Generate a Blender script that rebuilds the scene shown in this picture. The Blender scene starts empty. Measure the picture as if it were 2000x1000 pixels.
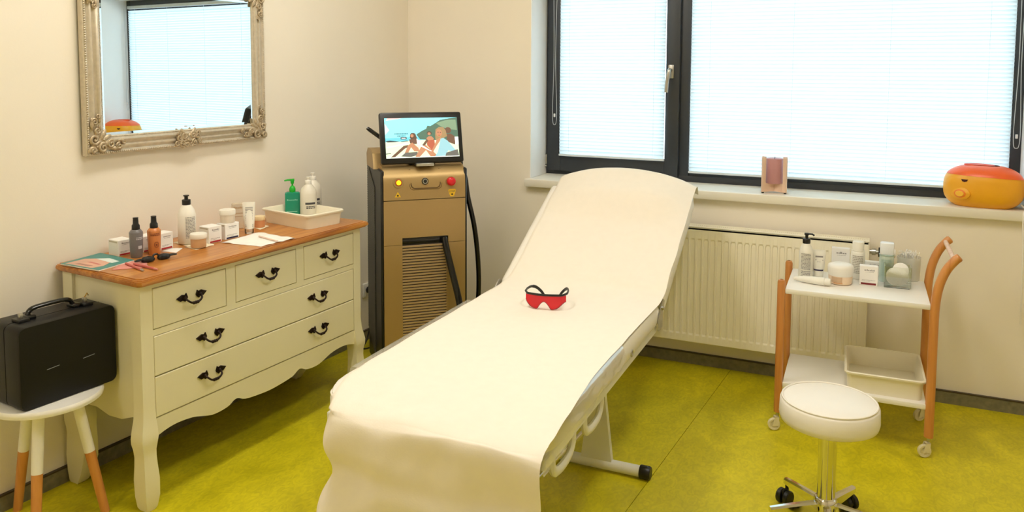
import bpy, bmesh, math, random
from mathutils import Vector, Matrix, noise
R = math.radians
S = bpy.context.scene
COL = S.collection
random.seed(7)

# ------------------------------------------------------------------ camera
YAW, PITCH, ROLL, FPX, PCY = -0.41966524, -0.0762918, 0.00499771, 1537.19208, 251.44427
CAM = Vector((0, 0, 1.55))
_fw = Vector((math.sin(YAW)*math.cos(PITCH), math.cos(YAW)*math.cos(PITCH), math.sin(PITCH)))
_r0 = Vector((math.cos(YAW), -math.sin(YAW), 0)); _u0 = _r0.cross(_fw)
_r = _r0*math.cos(ROLL) + _u0*math.sin(ROLL)
_u = -_r0*math.sin(ROLL) + _u0*math.cos(ROLL)
cd = bpy.data.cameras.new('camera'); cam = bpy.data.objects.new('camera', cd); COL.objects.link(cam)
cd.sensor_width = 36; cd.lens = FPX/2000*36; cd.shift_y = -(500-PCY)/2000; cd.clip_start = .02; cd.clip_end = 60
mw = Matrix((_r, _u, -_fw)).transposed().to_4x4(); mw.translation = CAM; cam.matrix_world = mw
S.camera = cam

# ------------------------------------------------------------------ world, exposure
SKY = 5.3
LAMP = 19.5
w = bpy.data.worlds.new('daylight'); S.world = w; w.use_nodes = True
bg = w.node_tree.nodes['Background']; bg.inputs[0].default_value = (.80, .93, 1.0, 1); bg.inputs[1].default_value = SKY
S.view_settings.view_transform = 'Standard'; S.view_settings.look = 'None'
S.view_settings.gamma = 1; S.view_settings.use_curve_mapping = False
S.view_settings.exposure = 0.12
S.cycles.max_bounces = 10; S.cycles.diffuse_bounces = 5; S.cycles.transparent_max_bounces = 16
S.cycles.use_denoising = True
S.cycles.sample_clamp_indirect = 8

# ------------------------------------------------------------------ pixel -> place helpers (2000x1000 photograph)
DL = 0.07417649                                  # the left wall is 4.25 degrees off square
LN = Vector((math.cos(DL), -math.sin(DL), 0)); LA = Vector((math.sin(DL), math.cos(DL), 0))
W0 = Vector((-2.65807227, 2.20814704, 0)); W0 = W0 - LA*(W0.dot(LA))
BW = 4.10
def ray(x, y): return _r*((x-1000)/FPX) - _u*((y-PCY)/FPX) + _fw
def onz(x, y, z): d = ray(x, y); return CAM + d*((z-CAM.z)/d.z)
def ony(x, y, Y): d = ray(x, y); return CAM + d*(Y/d.y)
def onx(x, y, X): d = ray(x, y); return CAM + d*(X/d.x)
def loc(p): return Vector(((p-W0).dot(LN), (p-W0).dot(LA), p.z))
def glob(x, y, z): return W0 + LN*x + LA*y + Vector((0, 0, z))
def onl(x, y, lx): d = ray(x, y); return loc(CAM + d*(((W0-CAM).dot(LN)+lx)/d.dot(LN)))
def mpp(p): return (p-CAM).dot(_fw)/FPX          # metres per pixel at a place
def face_cam(p): return math.atan2(-p.x, p.y)    # turn local -y towards the viewer

# ------------------------------------------------------------------ materials
def lin(c): return tuple(((x/255)/12.92 if x/255 <= .04045 else ((x/255+.055)/1.055)**2.4) for x in c)
MATS = {}
def M(name, rgb=(200, 200, 200), rough=.5, metal=0., var=.06, scale=14., bump=0., bscale=60., spec=.5, emit=0., ergb=None, coat=0., trans=0., sheen=0., stretch=None, alpha=1., sub=0.):
    if name in MATS: return MATS[name]
    m = bpy.data.materials.new(name); m.use_nodes = True; MATS[name] = m
    nt = m.node_tree; N = nt.nodes; L = nt.links; b = N['Principled BSDF']
    b.inputs['Roughness'].default_value = rough; b.inputs['Metallic'].default_value = metal
    b.inputs['Specular IOR Level'].default_value = spec; b.inputs['Coat Weight'].default_value = coat
    b.inputs['Transmission Weight'].default_value = trans; b.inputs['Alpha'].default_value = alpha
    if sub: b.inputs['Subsurface Weight'].default_value = sub; b.inputs['Subsurface Scale'].default_value = .01
    c = lin(rgb)
    tc = N.new('ShaderNodeTexCoord'); mp = N.new('ShaderNodeMapping'); L.new(tc.outputs['Object'], mp.inputs[0])
    if stretch: mp.inputs['Scale'].default_value = stretch
    n = N.new('ShaderNodeTexNoise'); n.inputs['Scale'].default_value = scale; n.inputs['Detail'].default_value = 4
    L.new(mp.outputs[0], n.inputs['Vector'])
    cr = N.new('ShaderNodeValToRGB'); L.new(n.outputs['Fac'], cr.inputs[0])
    cr.color_ramp.elements[0].position = .3; cr.color_ramp.elements[1].position = .7
    cr.color_ramp.elements[0].color = tuple(x*(1-var) for x in c)+(1,); cr.color_ramp.elements[1].color = tuple(min(1, x*(1+var)) for x in c)+(1,)
    L.new(cr.outputs[0], b.inputs['Base Color'])
    if bump:
        n2 = N.new('ShaderNodeTexNoise'); n2.inputs['Scale'].default_value = bscale; n2.inputs['Detail'].default_value = 3
        L.new(mp.outputs[0], n2.inputs['Vector'])
        bp = N.new('ShaderNodeBump'); bp.inputs['Strength'].default_value = bump; bp.inputs['Distance'].default_value = .01
        L.new(n2.outputs['Fac'], bp.inputs['Height']); L.new(bp.outputs[0], b.inputs['Normal'])
    if emit:
        b.inputs['Emission Color'].default_value = lin(ergb or rgb)+(1,); b.inputs['Emission Strength'].default_value = emit
    return m

def wood_mat(name, c1, c2, c3, axis=1, rough=.35, coat=.3, sc=1.0):
    m = bpy.data.materials.new(name); m.use_nodes = True; MATS[name] = m
    nt = m.node_tree; N = nt.nodes; L = nt.links; b = N['Principled BSDF']
    b.inputs['Roughness'].default_value = rough; b.inputs['Coat Weight'].default_value = coat; b.inputs['Coat Roughness'].default_value = .25
    tc = N.new('ShaderNodeTexCoord'); mp = N.new('ShaderNodeMapping'); L.new(tc.outputs['Object'], mp.inputs[0])
    s = [22*sc, 22*sc, 22*sc]; s[axis] = 1.6*sc; mp.inputs['Scale'].default_value = s
    n = N.new('ShaderNodeTexNoise'); n.inputs['Scale'].default_value = 1.6; n.inputs['Detail'].default_value = 6; n.inputs['Distortion'].default_value = .8
    L.new(mp.outputs[0], n.inputs['Vector'])
    cr = N.new('ShaderNodeValToRGB'); L.new(n.outputs['Fac'], cr.inputs[0])
    e = cr.color_ramp.elements; e[0].position = .3; e[1].position = .72
    e[0].color = lin(c1)+(1,); e[1].color = lin(c3)+(1,); k = e.new(.5); k.color = lin(c2)+(1,)
    L.new(cr.outputs[0], b.inputs['Base Color'])
    bp = N.new('ShaderNodeBump'); bp.inputs['Strength'].default_value = .06; L.new(n.outputs['Fac'], bp.inputs['Height']); L.new(bp.outputs[0], b.inputs['Normal'])
    return m

def lino_mat():
    m = bpy.data.materials.new('marbled_linoleum'); m.use_nodes = True
    nt = m.node_tree; N = nt.nodes; L = nt.links; b = N['Principled BSDF']
    tc = N.new('ShaderNodeTexCoord')
    def nz(scale, det, dist, st=(1, 1, 1)):
        mp = N.new('ShaderNodeMapping'); mp.inputs['Scale'].default_value = st; L.new(tc.outputs['Object'], mp.inputs[0])
        n = N.new('ShaderNodeTexNoise'); n.inputs['Scale'].default_value = scale; n.inputs['Detail'].default_value = det; n.inputs['Distortion'].default_value = dist
        L.new(mp.outputs[0], n.inputs['Vector']); return n
    a = nz(5, 8, 1.2, (1, .7, 1)); c = nz(38, 5, 2.0, (1, .6, 1)); d = nz(1.3, 3, .4)
    cr = N.new('ShaderNodeValToRGB'); L.new(a.outputs['Fac'], cr.inputs[0]); e = cr.color_ramp.elements
    e[0].position = .3; e[1].position = .7; e[0].color = lin((194, 181, 20))+(1,); e[1].color = lin((222, 207, 34))+(1,)
    cr2 = N.new('ShaderNodeValToRGB'); L.new(c.outputs['Fac'], cr2.inputs[0]); e = cr2.color_ramp.elements
    e[0].position = .36; e[1].position = .62; e[0].color = (.87, .87, .82, 1); e[1].color = (1.05, 1.05, 1.0, 1)
    cr3 = N.new('ShaderNodeValToRGB'); L.new(d.outputs['Fac'], cr3.inputs[0]); e = cr3.color_ramp.elements
    e[0].position = .35; e[1].position = .65; e[0].color = (.93, .94, .9, 1); e[1].color = (1, 1, 1, 1)
    mx = N.new('ShaderNodeMix'); mx.data_type = 'RGBA'; mx.blend_type = 'MULTIPLY'; mx.inputs[0].default_value = 1
    L.new(cr.outputs[0], mx.inputs[6]); L.new(cr2.outputs[0], mx.inputs[7])
    mx2 = N.new('ShaderNodeMix'); mx2.data_type = 'RGBA'; mx2.blend_type = 'MULTIPLY'; mx2.inputs[0].default_value = 1
    L.new(mx.outputs[2], mx2.inputs[6]); L.new(cr3.outputs[0], mx2.inputs[7]); L.new(mx2.outputs[2], b.inputs['Base Color'])
    b.inputs['Roughness'].default_value = .42; b.inputs['Specular IOR Level'].default_value = .35
    bp = N.new('ShaderNodeBump'); bp.inputs['Strength'].default_value = .05; L.new(c.outputs['Fac'], bp.inputs['Height']); L.new(bp.outputs[0], b.inputs['Normal'])
    return m

def mix_mat(name, build):
    m = bpy.data.materials.new(name); m.use_nodes = True; MATS[name] = m; nt = m.node_tree
    for n in list(nt.nodes):
        if n.type == 'BSDF_PRINCIPLED': nt.nodes.remove(n)
    out = [n for n in nt.nodes if n.type == 'OUTPUT_MATERIAL'][0]
    sh = build(nt); nt.links.new(sh, out.inputs[0]); return m
def mixs(nt, f, a, b_):
    x = nt.nodes.new('ShaderNodeMixShader'); x.inputs[0].default_value = f; nt.links.new(a, x.inputs[1]); nt.links.new(b_, x.inputs[2]); return x.outputs[0]
def sh(nt, kind, col, rough=None):
    n = nt.nodes.new(kind); n.inputs[0].default_value = tuple(col)+(1,)
    if rough is not None: n.inputs['Roughness'].default_value = rough
    return n.outputs[0]
def clear_glass(name, tint=(.97, .99, 1), gl=.08, rough=.03):
    def f(nt):
        fr = nt.nodes.new('ShaderNodeFresnel'); fr.inputs[0].default_value = 1.45
        x = nt.nodes.new('ShaderNodeMixShader'); ad = nt.nodes.new('ShaderNodeMath'); ad.operation = 'ADD'; ad.inputs[1].default_value = gl
        nt.links.new(fr.outputs[0], ad.inputs[0]); nt.links.new(ad.outputs[0], x.inputs[0])
        nt.links.new(sh(nt, 'ShaderNodeBsdfTransparent', tint), x.inputs[1]); nt.links.new(sh(nt, 'ShaderNodeBsdfGlossy', (1, 1, 1), rough), x.inputs[2]); return x.outputs[0]
    return mix_mat(name, f)

WALL = M('wall_paint', (240, 231, 216), .75, var=.015, scale=3, bump=.03, bscale=160)
REVEAL_W = WALL
CEIL = M('ceiling_paint', (240, 238, 230), .85, var=.01)
FLOOR = lino_mat()
SEAM = M('floor_seam', (110, 100, 30), .8)
SKIRT = M('skirting', (122, 116, 92), .6, var=.22, scale=40)
SKIRT_D = M('skirting_edge', (70, 58, 42), .5)
SILL = M('sill_plastic', (236, 230, 216), .4, var=.01)
ANTH = M('anthracite_frame', (48, 52, 58), .42, var=.04, scale=80)
ANTH_D = M('anthracite_gasket', (22, 24, 28), .6)
CHROME = M('chrome', (225, 222, 215), .09, 1., var=.01)
SATIN = M('satin_metal', (190, 188, 182), .32, 1., var=.03)
CREAM = M('cream_paint', (232, 224, 190), .42, var=.015, scale=5)
DGAP = M('cabinet_gap_shade', (60, 52, 34), .8)  # dark carcass colour puts shade into the gaps around the drawers
BRONZE = M('dark_bronze', (40, 26, 22), .38, .6, var=.15)
PINE = wood_mat('honey_pine', (158, 94, 36), (186, 120, 50), (206, 144, 70), axis=1)
BEECH = wood_mat('beech', (190, 120, 58), (206, 138, 72), (218, 152, 86), axis=2, sc=.8)
BIRCH = wood_mat('pale_wood', (214, 178, 152), (226, 192, 166), (234, 204, 180), axis=2, rough=.6, coat=0)
WHITE = M('white_lacquer', (240, 236, 228), .35, var=.01)
PLAST = M('white_plastic', (238, 234, 222), .38, var=.015)
TRAYM = M('tray_plastic', (238, 230, 208), .4, var=.015)
BOXM = M('white_carton', (240, 236, 230), .55, var=.02)
BLACK = M('black_plastic', (14, 13, 13), .38, var=.1)
BLACKG = M('black_gloss', (12, 12, 13), .18, var=.1)
CASEM = M('black_case_shell', (7, 8, 9), .42, spec=.35, var=.12, scale=200, bump=.12, bscale=420)
GREYINK = M('grey_ink', (158, 153, 150), .6)
DARKINK = M('dark_ink', (66, 64, 68), .6)
REDINK = M('red_ink', (168, 26, 34), .5)
NAVYINK = M('navy_ink', (34, 28, 74), .5)
PAPER = M('couch_paper', (240, 231, 217), .8, var=.012, scale=30, bump=.05, bscale=220, spec=.2)
LEATHER = M('white_vinyl', (238, 232, 222), .38, var=.01, bump=.04, bscale=260)
STEELW = M('white_enamel', (228, 226, 216), .35, var=.02)
SILVER = M('champagne_silver', (206, 194, 174), .36, .4, var=.08, scale=60)
SILVER_D = M('antique_silver', (186, 168, 140), .4, .45, var=.22, scale=120)
GOLD = M('champagne_gold', (176, 148, 100), .38, .6, var=.03, scale=90, stretch=(1, 1, 20))
GOLD_L = M('champagne_louvre', (196, 170, 138), .42, .2, var=.04)
RADM = M('radiator_enamel', (248, 241, 220), .4, var=.01)
def _blind(nt):
    return mixs(nt, .5, sh(nt, 'ShaderNodeBsdfDiffuse', (.86, .88, .88)), sh(nt, 'ShaderNodeBsdfTranslucent', (.70, .86, .94)))
BLIND = mix_mat('blind_slat', _blind)
PANE = clear_glass('window_glass', (.98, .99, .99), .0)
GLASS = clear_glass('jar_glass', (.96, .975, .965), .05)
FILM = mix_mat('plastic_film', lambda nt: mixs(nt, .24, mixs(nt, .34, sh(nt, 'ShaderNodeBsdfTransparent', (.95, .95, .92)), sh(nt, 'ShaderNodeBsdfDiffuse', (.75, .73, .66))), sh(nt, 'ShaderNodeBsdfGlossy', (1, 1, 1), .14)))
MIRROR = M('mirror_silvering', (236, 244, 246), .0, 1., var=0)

# ------------------------------------------------------------------ geometry helpers
class B:
    def __init__(s): s.v = []; s.f = []; s.mi = []; s.X = Matrix(); s.m = 0
    def add(s, vs, fs):
        k = len(s.v); s.v += [tuple(s.X @ Vector(p)) for p in vs]; s.f += [tuple(i+k for i in f) for f in fs]; s.mi += [s.m]*len(fs); return s
    def box(s, x0, x1, y0, y1, z0, z1):
        return s.add([(x, y, z) for z in (z0, z1) for y in (y0, y1) for x in (x0, x1)], [(0, 2, 3, 1), (4, 5, 7, 6), (0, 1, 5, 4), (2, 6, 7, 3), (0, 4, 6, 2), (1, 3, 7, 5)])
    def rbox(s, x0, x1, y0, y1, z0, z1, r=.004, seg=2):
        bm = bmesh.new(); bmesh.ops.create_cube(bm, size=1)
        for v in bm.verts: v.co = Vector(((x0+x1)/2+v.co.x*(x1-x0), (y0+y1)/2+v.co.y*(y1-y0), (z0+z1)/2+v.co.z*(z1-z0)))
        bmesh.ops.bevel(bm, geom=list(bm.edges), offset=r, segments=seg, affect='EDGES', profile=.5)
        bm.verts.index_update(); s.add([v.co[:] for v in bm.verts], [[v.index for v in f.verts] for f in bm.faces]); bm.free(); return s
    def lathe(s, prof, seg=24, c=(0, 0, 0), sx=1., sy=1., caps=True):
        vs = []; n = len(prof)
        for i in range(seg):
            a = 2*math.pi*i/seg
            for r, z in prof: vs.append((c[0]+r*math.cos(a)*sx, c[1]+r*math.sin(a)*sy, c[2]+z))
        fs = []
        for i in range(seg):
            j = (i+1) % seg
            for k in range(n-1): fs.append((i*n+k, j*n+k, j*n+k+1, i*n+k+1))
        if caps:
            fs.append(tuple(i*n for i in reversed(range(seg)))); fs.append(tuple(i*n+n-1 for i in range(seg)))
        return s.add(vs, fs)
    def tube(s, path, r=.01, seg=10, closed=False, flat=1.):
        P = [Vector(p) for p in path]; n = len(P); rs = r if isinstance(r, (list, tuple)) else [r]*n
        T = []
        for i in range(n):
            a = P[(i-1) % n] if (closed or i > 0) else P[0]; b_ = P[(i+1) % n] if (closed or i < n-1) else P[-1]
            t = (b_-a); T.append(t.normalized() if t.length > 1e-9 else Vector((0, 0, 1)))
        up = Vector((0, 0, 1)) if abs(T[0].z) < .9 else Vector((1, 0, 0))
        nx = (up - T[0]*up.dot(T[0])).normalized(); vs = []
        for i in range(n):
            nx = (nx - T[i]*nx.dot(T[i])); nx = nx.normalized() if nx.length > 1e-6 else T[i].orthogonal().normalized()
            by = T[i].cross(nx)
            for k in range(seg):
                a = 2*math.pi*k/seg; vs.append(tuple(P[i] + nx*(math.cos(a)*rs[i]*flat) + by*(math.sin(a)*rs[i])))
        fs = []
        for i in range(n if closed else n-1):
            j = (i+1) % n
            for k in range(seg): fs.append((i*seg+k, i*seg+(k+1) % seg, j*seg+(k+1) % seg, j*seg+k))
        if not closed: fs += [tuple(reversed(range(seg))), tuple((n-1)*seg+k for k in range(seg))]
        return s.add(vs, fs)
    def prism(s, poly, o, ux, uy, d):
        o, ux, uy, d = Vector(o), Vector(ux), Vector(uy), Vector(d); n = len(poly)
        vs = [o+ux*a+uy*b_ for a, b_ in poly] + [o+ux*a+uy*b_+d for a, b_ in poly]
        if ux.cross(uy).dot(d) > 0: fs = [tuple(reversed(range(n))), tuple(range(n, 2*n))] + [(i, (i+1) % n, n+(i+1) % n, n+i) for i in range(n)]
        else: fs = [tuple(range(n)), tuple(reversed(range(n, 2*n)))] + [((i+1) % n, i, n+i, n+(i+1) % n) for i in range(n)]
        return s.add([tuple(v) for v in vs], fs)
    def grid(s, nu, nv, fn, closeu=False):
        vs = [tuple(fn(i/(nu if closeu else nu-1), j/(nv-1))) for j in range(nv) for i in range(nu)]
        fs = [(j*nu+i, j*nu+(i+1) % nu, (j+1)*nu+(i+1) % nu, (j+1)*nu+i) for j in range(nv-1) for i in range(nu if closeu else nu-1)]
        return s.add(vs, fs)
    def ball(s, c, r, seg=8, rings=6, sc=(1, 1, 1)):
        def fn(u, v):
            a = 2*math.pi*u; t = math.pi*(v*.98+.01); return (c[0]+r*sc[0]*math.sin(t)*math.cos(a), c[1]+r*sc[1]*math.sin(t)*math.sin(a), c[2]-r*sc[2]*math.cos(t))
        return s.grid(seg, rings, fn, True)
    def quad(s, a, b_, c, d): return s.add([a, b_, c, d], [(0, 1, 2, 3)])
    def mk(s, name, mat, parent=None, smooth=40, loc_=None, rotz=0.):
        me = bpy.data.meshes.new(name); me.from_pydata(s.v, [], s.f)
        for m in (mat if isinstance(mat, (list, tuple)) else [mat]): me.materials.append(m)
        if isinstance(mat, (list, tuple)): me.polygons.foreach_set('material_index', s.mi)
        if smooth:
            me.polygons.foreach_set('use_smooth', [True]*len(me.polygons)); me.set_sharp_from_angle(angle=R(smooth))
        me.update(); o = bpy.data.objects.new(name, me); COL.objects.link(o); o.parent = parent
        if loc_ is not None: o.location = loc_
        o.rotation_euler.z = rotz; return o

def tag(o, label, cat, group=None):
    o['label'] = label; o['category'] = cat
    if group: o['group'] = group
    return o
def thing(name, label, cat, p=(0, 0, 0), rotz=0., group=None):
    o = bpy.data.objects.new(name, None); COL.objects.link(o); o.location = p; o.rotation_euler.z = rotz; o.empty_display_size = .05
    return tag(o, label, cat, group)
def struct(o, label=None):
    o['kind'] = 'structure'
    if label: o['label'] = label
    return o
def smooth_path(pts, n=8):
    P = [Vector(p) for p in pts]; out = []
    for i in range(len(P)-1):
        p0, p1, p2, p3 = P[max(i-1, 0)], P[i], P[i+1], P[min(i+2, len(P)-1)]
        for k in range(n):
            t = k/n; out.append(.5*((2*p1)+(p2-p0)*t+(2*p0-5*p1+4*p2-p3)*t*t+(3*p1-p0-3*p2+p3)*t**3))
    out.append(P[-1]); return out
def sstep(a, b_, x):
    t = max(0., min(1., (x-a)/(b_-a))); return t*t*(3-2*t)

# ================================================================== ROOM
ZC = 3.0; XR = 1.75; YF = -1.35
CORN = Vector((-2.517, BW, 0))
# floor: base slab and linoleum sheets meeting in a seam
fl = struct(B().box(-3.3, XR+.1, YF-.1, BW+.1, -.12, -.004).mk('floor', SEAM, smooth=0), 'yellow green marbled linoleum floor')
def sx(y): return -.584 + (y-4.013)*(-.692+.584)/(2.802-4.013)
for x0, x1 in ((-2.0, 0.), (0., 2.0)):
    def q(dx, y): return (sx(y)+dx, y)
    lo, hi = YF-.05, BW+.05
    a0, a1 = max(x0, -9), x1
    poly = [(max(q(a0+.001, lo)[0], -3.25), lo), (min(q(a1-.001, lo)[0], XR+.05), lo), (min(q(a1-.001, hi)[0], XR+.05), hi), (max(q(a0+.001, hi)[0], -3.25), hi)]
    B().prism(poly, (0, 0, -.004), (1, 0, 0), (0, 1, 0), (0, 0, .004)).mk('linoleum_sheet', FLOOR, fl, smooth=0)
poly = [(-3.25, YF-.05), (sx(YF-.05)-2.001, YF-.05), (sx(BW+.05)-2.001, BW+.05), (-3.25, BW+.05)]
B().prism(poly, (0, 0, -.004), (1, 0, 0), (0, 1, 0), (0, 0, .004)).mk('linoleum_sheet', FLOOR, fl, smooth=0)
struct(B().box(-3.3, XR+.1, YF-.1, BW+.1, ZC, ZC+.12).mk('ceiling', CEIL, smooth=0), 'white painted ceiling')
# left wall
b = B(); p0, p1 = loc(Vector((0, YF, 0))).y-.1, loc(CORN).y+.03
b.prism([(-.15, p0), (0, p0), (0, p1), (-.15, p1)], tuple(W0), LN, LA, (0, 0, ZC)); struct(b.mk('wall_left', WALL, smooth=0), 'cream painted wall behind the dresser')
# back wall with the window opening
WX0, WX1, WZ0, WZ1, WY = -1.715, .69, .90, 2.10, BW+.36
b = B()
b.box(-2.75, WX0, BW, WY, 0, ZC).box(WX1, XR+.1, BW, WY, 0, ZC).box(WX0, WX1, BW, WY, 0, WZ0).box(WX0, WX1, BW, WY, WZ1, ZC)
struct(b.mk('wall_back', WALL, smooth=0), 'cream painted wall around the window')
struct(B().box(XR, XR+.1, YF, BW, 0, ZC).mk('wall_right', WALL, smooth=0), 'cream painted wall right of the viewer')
struct(B().box(-3.2, XR, YF-.1, YF, 0, ZC).mk('wall_front', WALL, smooth=0), 'cream painted wall behind the viewer')
# skirting
b = B().box(-2.53, XR, BW-.012, BW-.0005, 0, .056); k = struct(b.mk('baseboard_back', SKIRT, smooth=0), 'mottled grey brown skirting strip')
B().box(-2.53, XR, BW-.014, BW-.0005, .056, .062).mk('top_edge', SKIRT_D, k, smooth=0)
b = B(); b.prism([(.0005, p0+.1), (.012, p0+.1), (.012, p1-.05), (.0005, p1-.05)], tuple(W0), LN, LA, (0, 0, .056)); k = struct(b.mk('baseboard_left', SKIRT, smooth=0), 'mottled grey brown skirting strip along the dresser wall')
b = B(); b.prism([(.0005, p0+.1), (.014, p0+.1), (.014, p1-.05), (.0005, p1-.05)], (W0.x, W0.y, .056), LN, LA, (0, 0, .006)); b.mk('top_edge', SKIRT_D, k, smooth=0)

# ceiling lamps, plus one added fill lamp at the rear
def ceiling_lamp(x, y, label, hl=.62):
    t = thing('ceiling_lamp', label, 'lamp', (x, y, ZC-.06), group='ceiling lamps')
    B().rbox(-.17, .17, -hl-.03, hl+.03, .012, .06, .006).mk('housing', WHITE, t)
    B().box(-.15, .15, -hl, hl, .0, .0125).mk('diffuser', M('lamp_diffuser', (255, 240, 216), .5, emit=LAMP, ergb=(255, 250, 240), var=0), t, smooth=0)
ceiling_lamp(-1.70, 2.15, 'long ceiling lamp nearest the mirror wall')
ceiling_lamp(-.05, 2.15, 'long ceiling lamp above the rolling stool side')
ceiling_lamp(-1.9, -.6, 'short added fill lamp behind the viewer', .40)  # unseen lamp added as frontal fill for the dresser side and case

# ================================================================== WINDOW
FY = 4.33                                           # room side of the frame
def zz(z): return 1.55 + (z-1.55)*FY/4.24
win = bpy.data.objects.new('window_1', None); COL.objects.link(win); win.location = (0, 0, 0); struct(win, 'wide dark grey framed window with a tilting sash')
def bars(x0, x1, z0, z1, wl, wr, wb, wt, y0, y1, name, mat, par, r=.004):
    b = B(); b.rbox(x0, x0+wl, y0, y1, z0, z1, r); b.rbox(x1-wr, x1, y0, y1, z0, z1, r); b.rbox(x0+wl-.001, x1-wr+.001, y0, y1, z0, z0+wb, r); b.rbox(x0+wl-.001, x1-wr+.001, y0, y1, z1-wt, z1, r); return b.mk(name, mat, par)
bars(WX0, WX1, .925, WZ1, .055, .055, .04, .05, FY+.012, FY+.075, 'outer_frame', ANTH, win)
B().rbox(-.930, -.870, FY+.012, FY+.075, .96, WZ1-.04, .004).mk('mullion', ANTH, win)
bars(-.875, .652, .945, WZ1-.02, .012, .02, .042, .03, FY+.02, FY+.06, 'glazing_bead', ANTH, win)
sash = bars(-1.700, -.924, .952, WZ1-.02, .085, .076, .088, .085, FY-.012, FY+.045, 'sash', ANTH, win)
B().box(-1.616, -1.0, FY+.02, FY+.028, 1.03, WZ1-.10).mk('glass_pane', PANE, sash, smooth=0)
B().box(-.866, .636, FY+.035, FY+.043, .985, WZ1-.045).mk('glass_pane', PANE, win, smooth=0)
b = B(); b.rbox(-.985, -.953, FY-.022, FY-.012, 1.50, 1.575, .005); h_ = b.mk('handle', SATIN, sash)
h = smooth_path([(-.969, FY-.02, 1.545), (-.969, FY-.05, 1.548), (-.972, FY-.062, 1.535), (-.980, FY-.064, 1.48), (-.984, FY-.062, 1.425)], 5)
B().tube(h, [.009]*6+[.011]*(len(h)-6), 10).mk('lever', SATIN, h_)
b = B(); b.rbox(-1.716, -1.700, FY-.014, FY+.01, .985, 1.045, .004); b.rbox(-1.714, -1.701, FY-.014, FY+.01, .972, .982, .003); b.mk('hinge', SATIN, sash)
b = B(); b.rbox(-1.738, .80, BW-.04, BW+.005, .884, .930, .008); b.box(WX0+.001, WX1-.001, BW-.005, FY+.02, .9005, .9295); b.mk('window_sill', SILL, win)

LINING = M('white_reveal', (247, 247, 247), .5, var=.005)
for nm, x0, x1, z0, z1 in (('l', WX0, WX0+.004, .9305, WZ1), ('r', WX1-.004, WX1, .9305, WZ1), ('t', WX0+.004, WX1-.004, WZ1-.004, WZ1)):
    B().box(x0, x1, BW-.002, FY+.0115, z0, z1).mk('reveal_lining', LINING, win, smooth=0)

# blinds: every slat is a part
def blind(x0, x1, z0, z1, y, label, cordx, cordz):
    t = thing('window_blind', label, 'blind', ((x0+x1)/2, y, z0), group='venetian blinds')
    hw = (x1-x0)/2; pitch = .0195; n = int((z1-z0-.05)/pitch)
    B().rbox(-hw, hw, -.012, .012, 0, .012, .003).mk('bottom_rail', M('blind_rail', (214, 222, 228), .4), t)
    B().rbox(-hw, hw, -.013, .013, z1-z0-.025, z1-z0, .003).mk('head_rail', M('blind_rail'), t)
    b = B(); th = R(64); prof = []
    for k in range(5):
        q_ = (k/4-.5)*.0292; c_ = .0022*(1-(2*k/4-1)**2); prof.append((q_*math.cos(th)+c_*math.sin(th), -q_*math.sin(th)+c_*math.cos(th)))
    vs = [(x, -a, -c) for x in (-hw+.002, hw-.002) for a, c in prof]
    b.add(vs, [(k, k+1, 5+k+1, 5+k) for k in range(4)])
    first = b.mk('slat', BLIND, t, smooth=80)
    for i in range(n):
        o = first if i == 0 else bpy.data.objects.new('slat', first.data)
        if i: COL.objects.link(o); o.parent = t
        o.location = (0, 0, .022+i*pitch)
        o.rotation_euler.x = R(random.uniform(-1.5, 1.5))
    for fx in ([-.8, .8] if hw < .5 else [-.86, -.3, .3, .86]):
        B().tube([(fx*hw, -.0135, .005), (fx*hw, -.0135, z1-z0-.02)], .0007, 5).mk('ladder_cord', M('cord', (225, 230, 232), .6), t)
    c = cordx-(x0+x1)/2; zt = z1-z0-.02; zb = cordz-z0
    pts = smooth_path([(c-.010, -.02, zt), (c-.006, -.02, (zt+zb)/2), (c-.013, -.02, zb+.06), (c, -.02, zb), (c+.014, -.02, zb+.06), (c+.004, -.02, (zt+zb)/2), (c+.010, -.02, zt)], 8)
    k = B().tube(pts, .0016, 6).mk('pull_cord', M('cord2', (190, 196, 200), .5), t)
    B().rbox(c-.005, c+.005, -.024, -.016, zb+.045, zb+.065, .002).mk('cord_clip', M('cord_clip', (225, 226, 226), .4), k)
    return t
blind(-1.616, -.996, 1.043, WZ1-.105, FY-.028, 'narrow white venetian blind closed over the tilting sash', -1.640, 1.225)
blind(-.866, .640, .982, WZ1-.05, FY-.002, 'wide white venetian blind closed over the fixed pane', .66, 1.19)

# ================================================================== RADIATOR
RX0, RX1, RZ0, RZ1, RY = -1.36, .05, .153, .752, 3.98
rad = thing('radiator', 'cream ribbed panel radiator under the window sill', 'radiator', (RX0, RY, RZ0))
L_, H_ = RX1-RX0, RZ1-RZ0
nr = 41; px_ = .0333; off = (L_-nr*px_)/2 - .012
def rib(x):
    t = ((x-off) % px_)/px_
    if x < off or x > off+nr*px_: return 0
    return sstep(.12, .3, t)*(1-sstep(.7, .88, t))
xs = sorted(set([0, L_, .004, L_-.004] + [off+px_*(k+f) for k in range(nr) for f in (.0, .12, .21, .3, .7, .79, .88)]))
zs = [0, .004, .038, .047, .056, .3, H_-.074, H_-.065, H_-.056, H_-.004, H_]
b = B(); vs = []
for z in zs:
    wz = sstep(.038, .056, z)*(1-sstep(H_-.074, H_-.056, z))
    for x in xs:
        e = .004 if (x in (0, L_) or z in (0, H_)) else 0
        vs.append((x, .0095*rib(x)*wz+e, z))
nx = len(xs); b.add(vs, [(j*nx+i, j*nx+i+1, (j+1)*nx+i+1, (j+1)*nx+i) for j in range(len(zs)-1) for i in range(nx-1)])
b.mk('front_panel', RADM, rad, smooth=25)
B().box(.002, L_-.002, .0045, .02, .002, H_-.012).mk('water_panel', RADM, rad, smooth=0)
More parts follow.
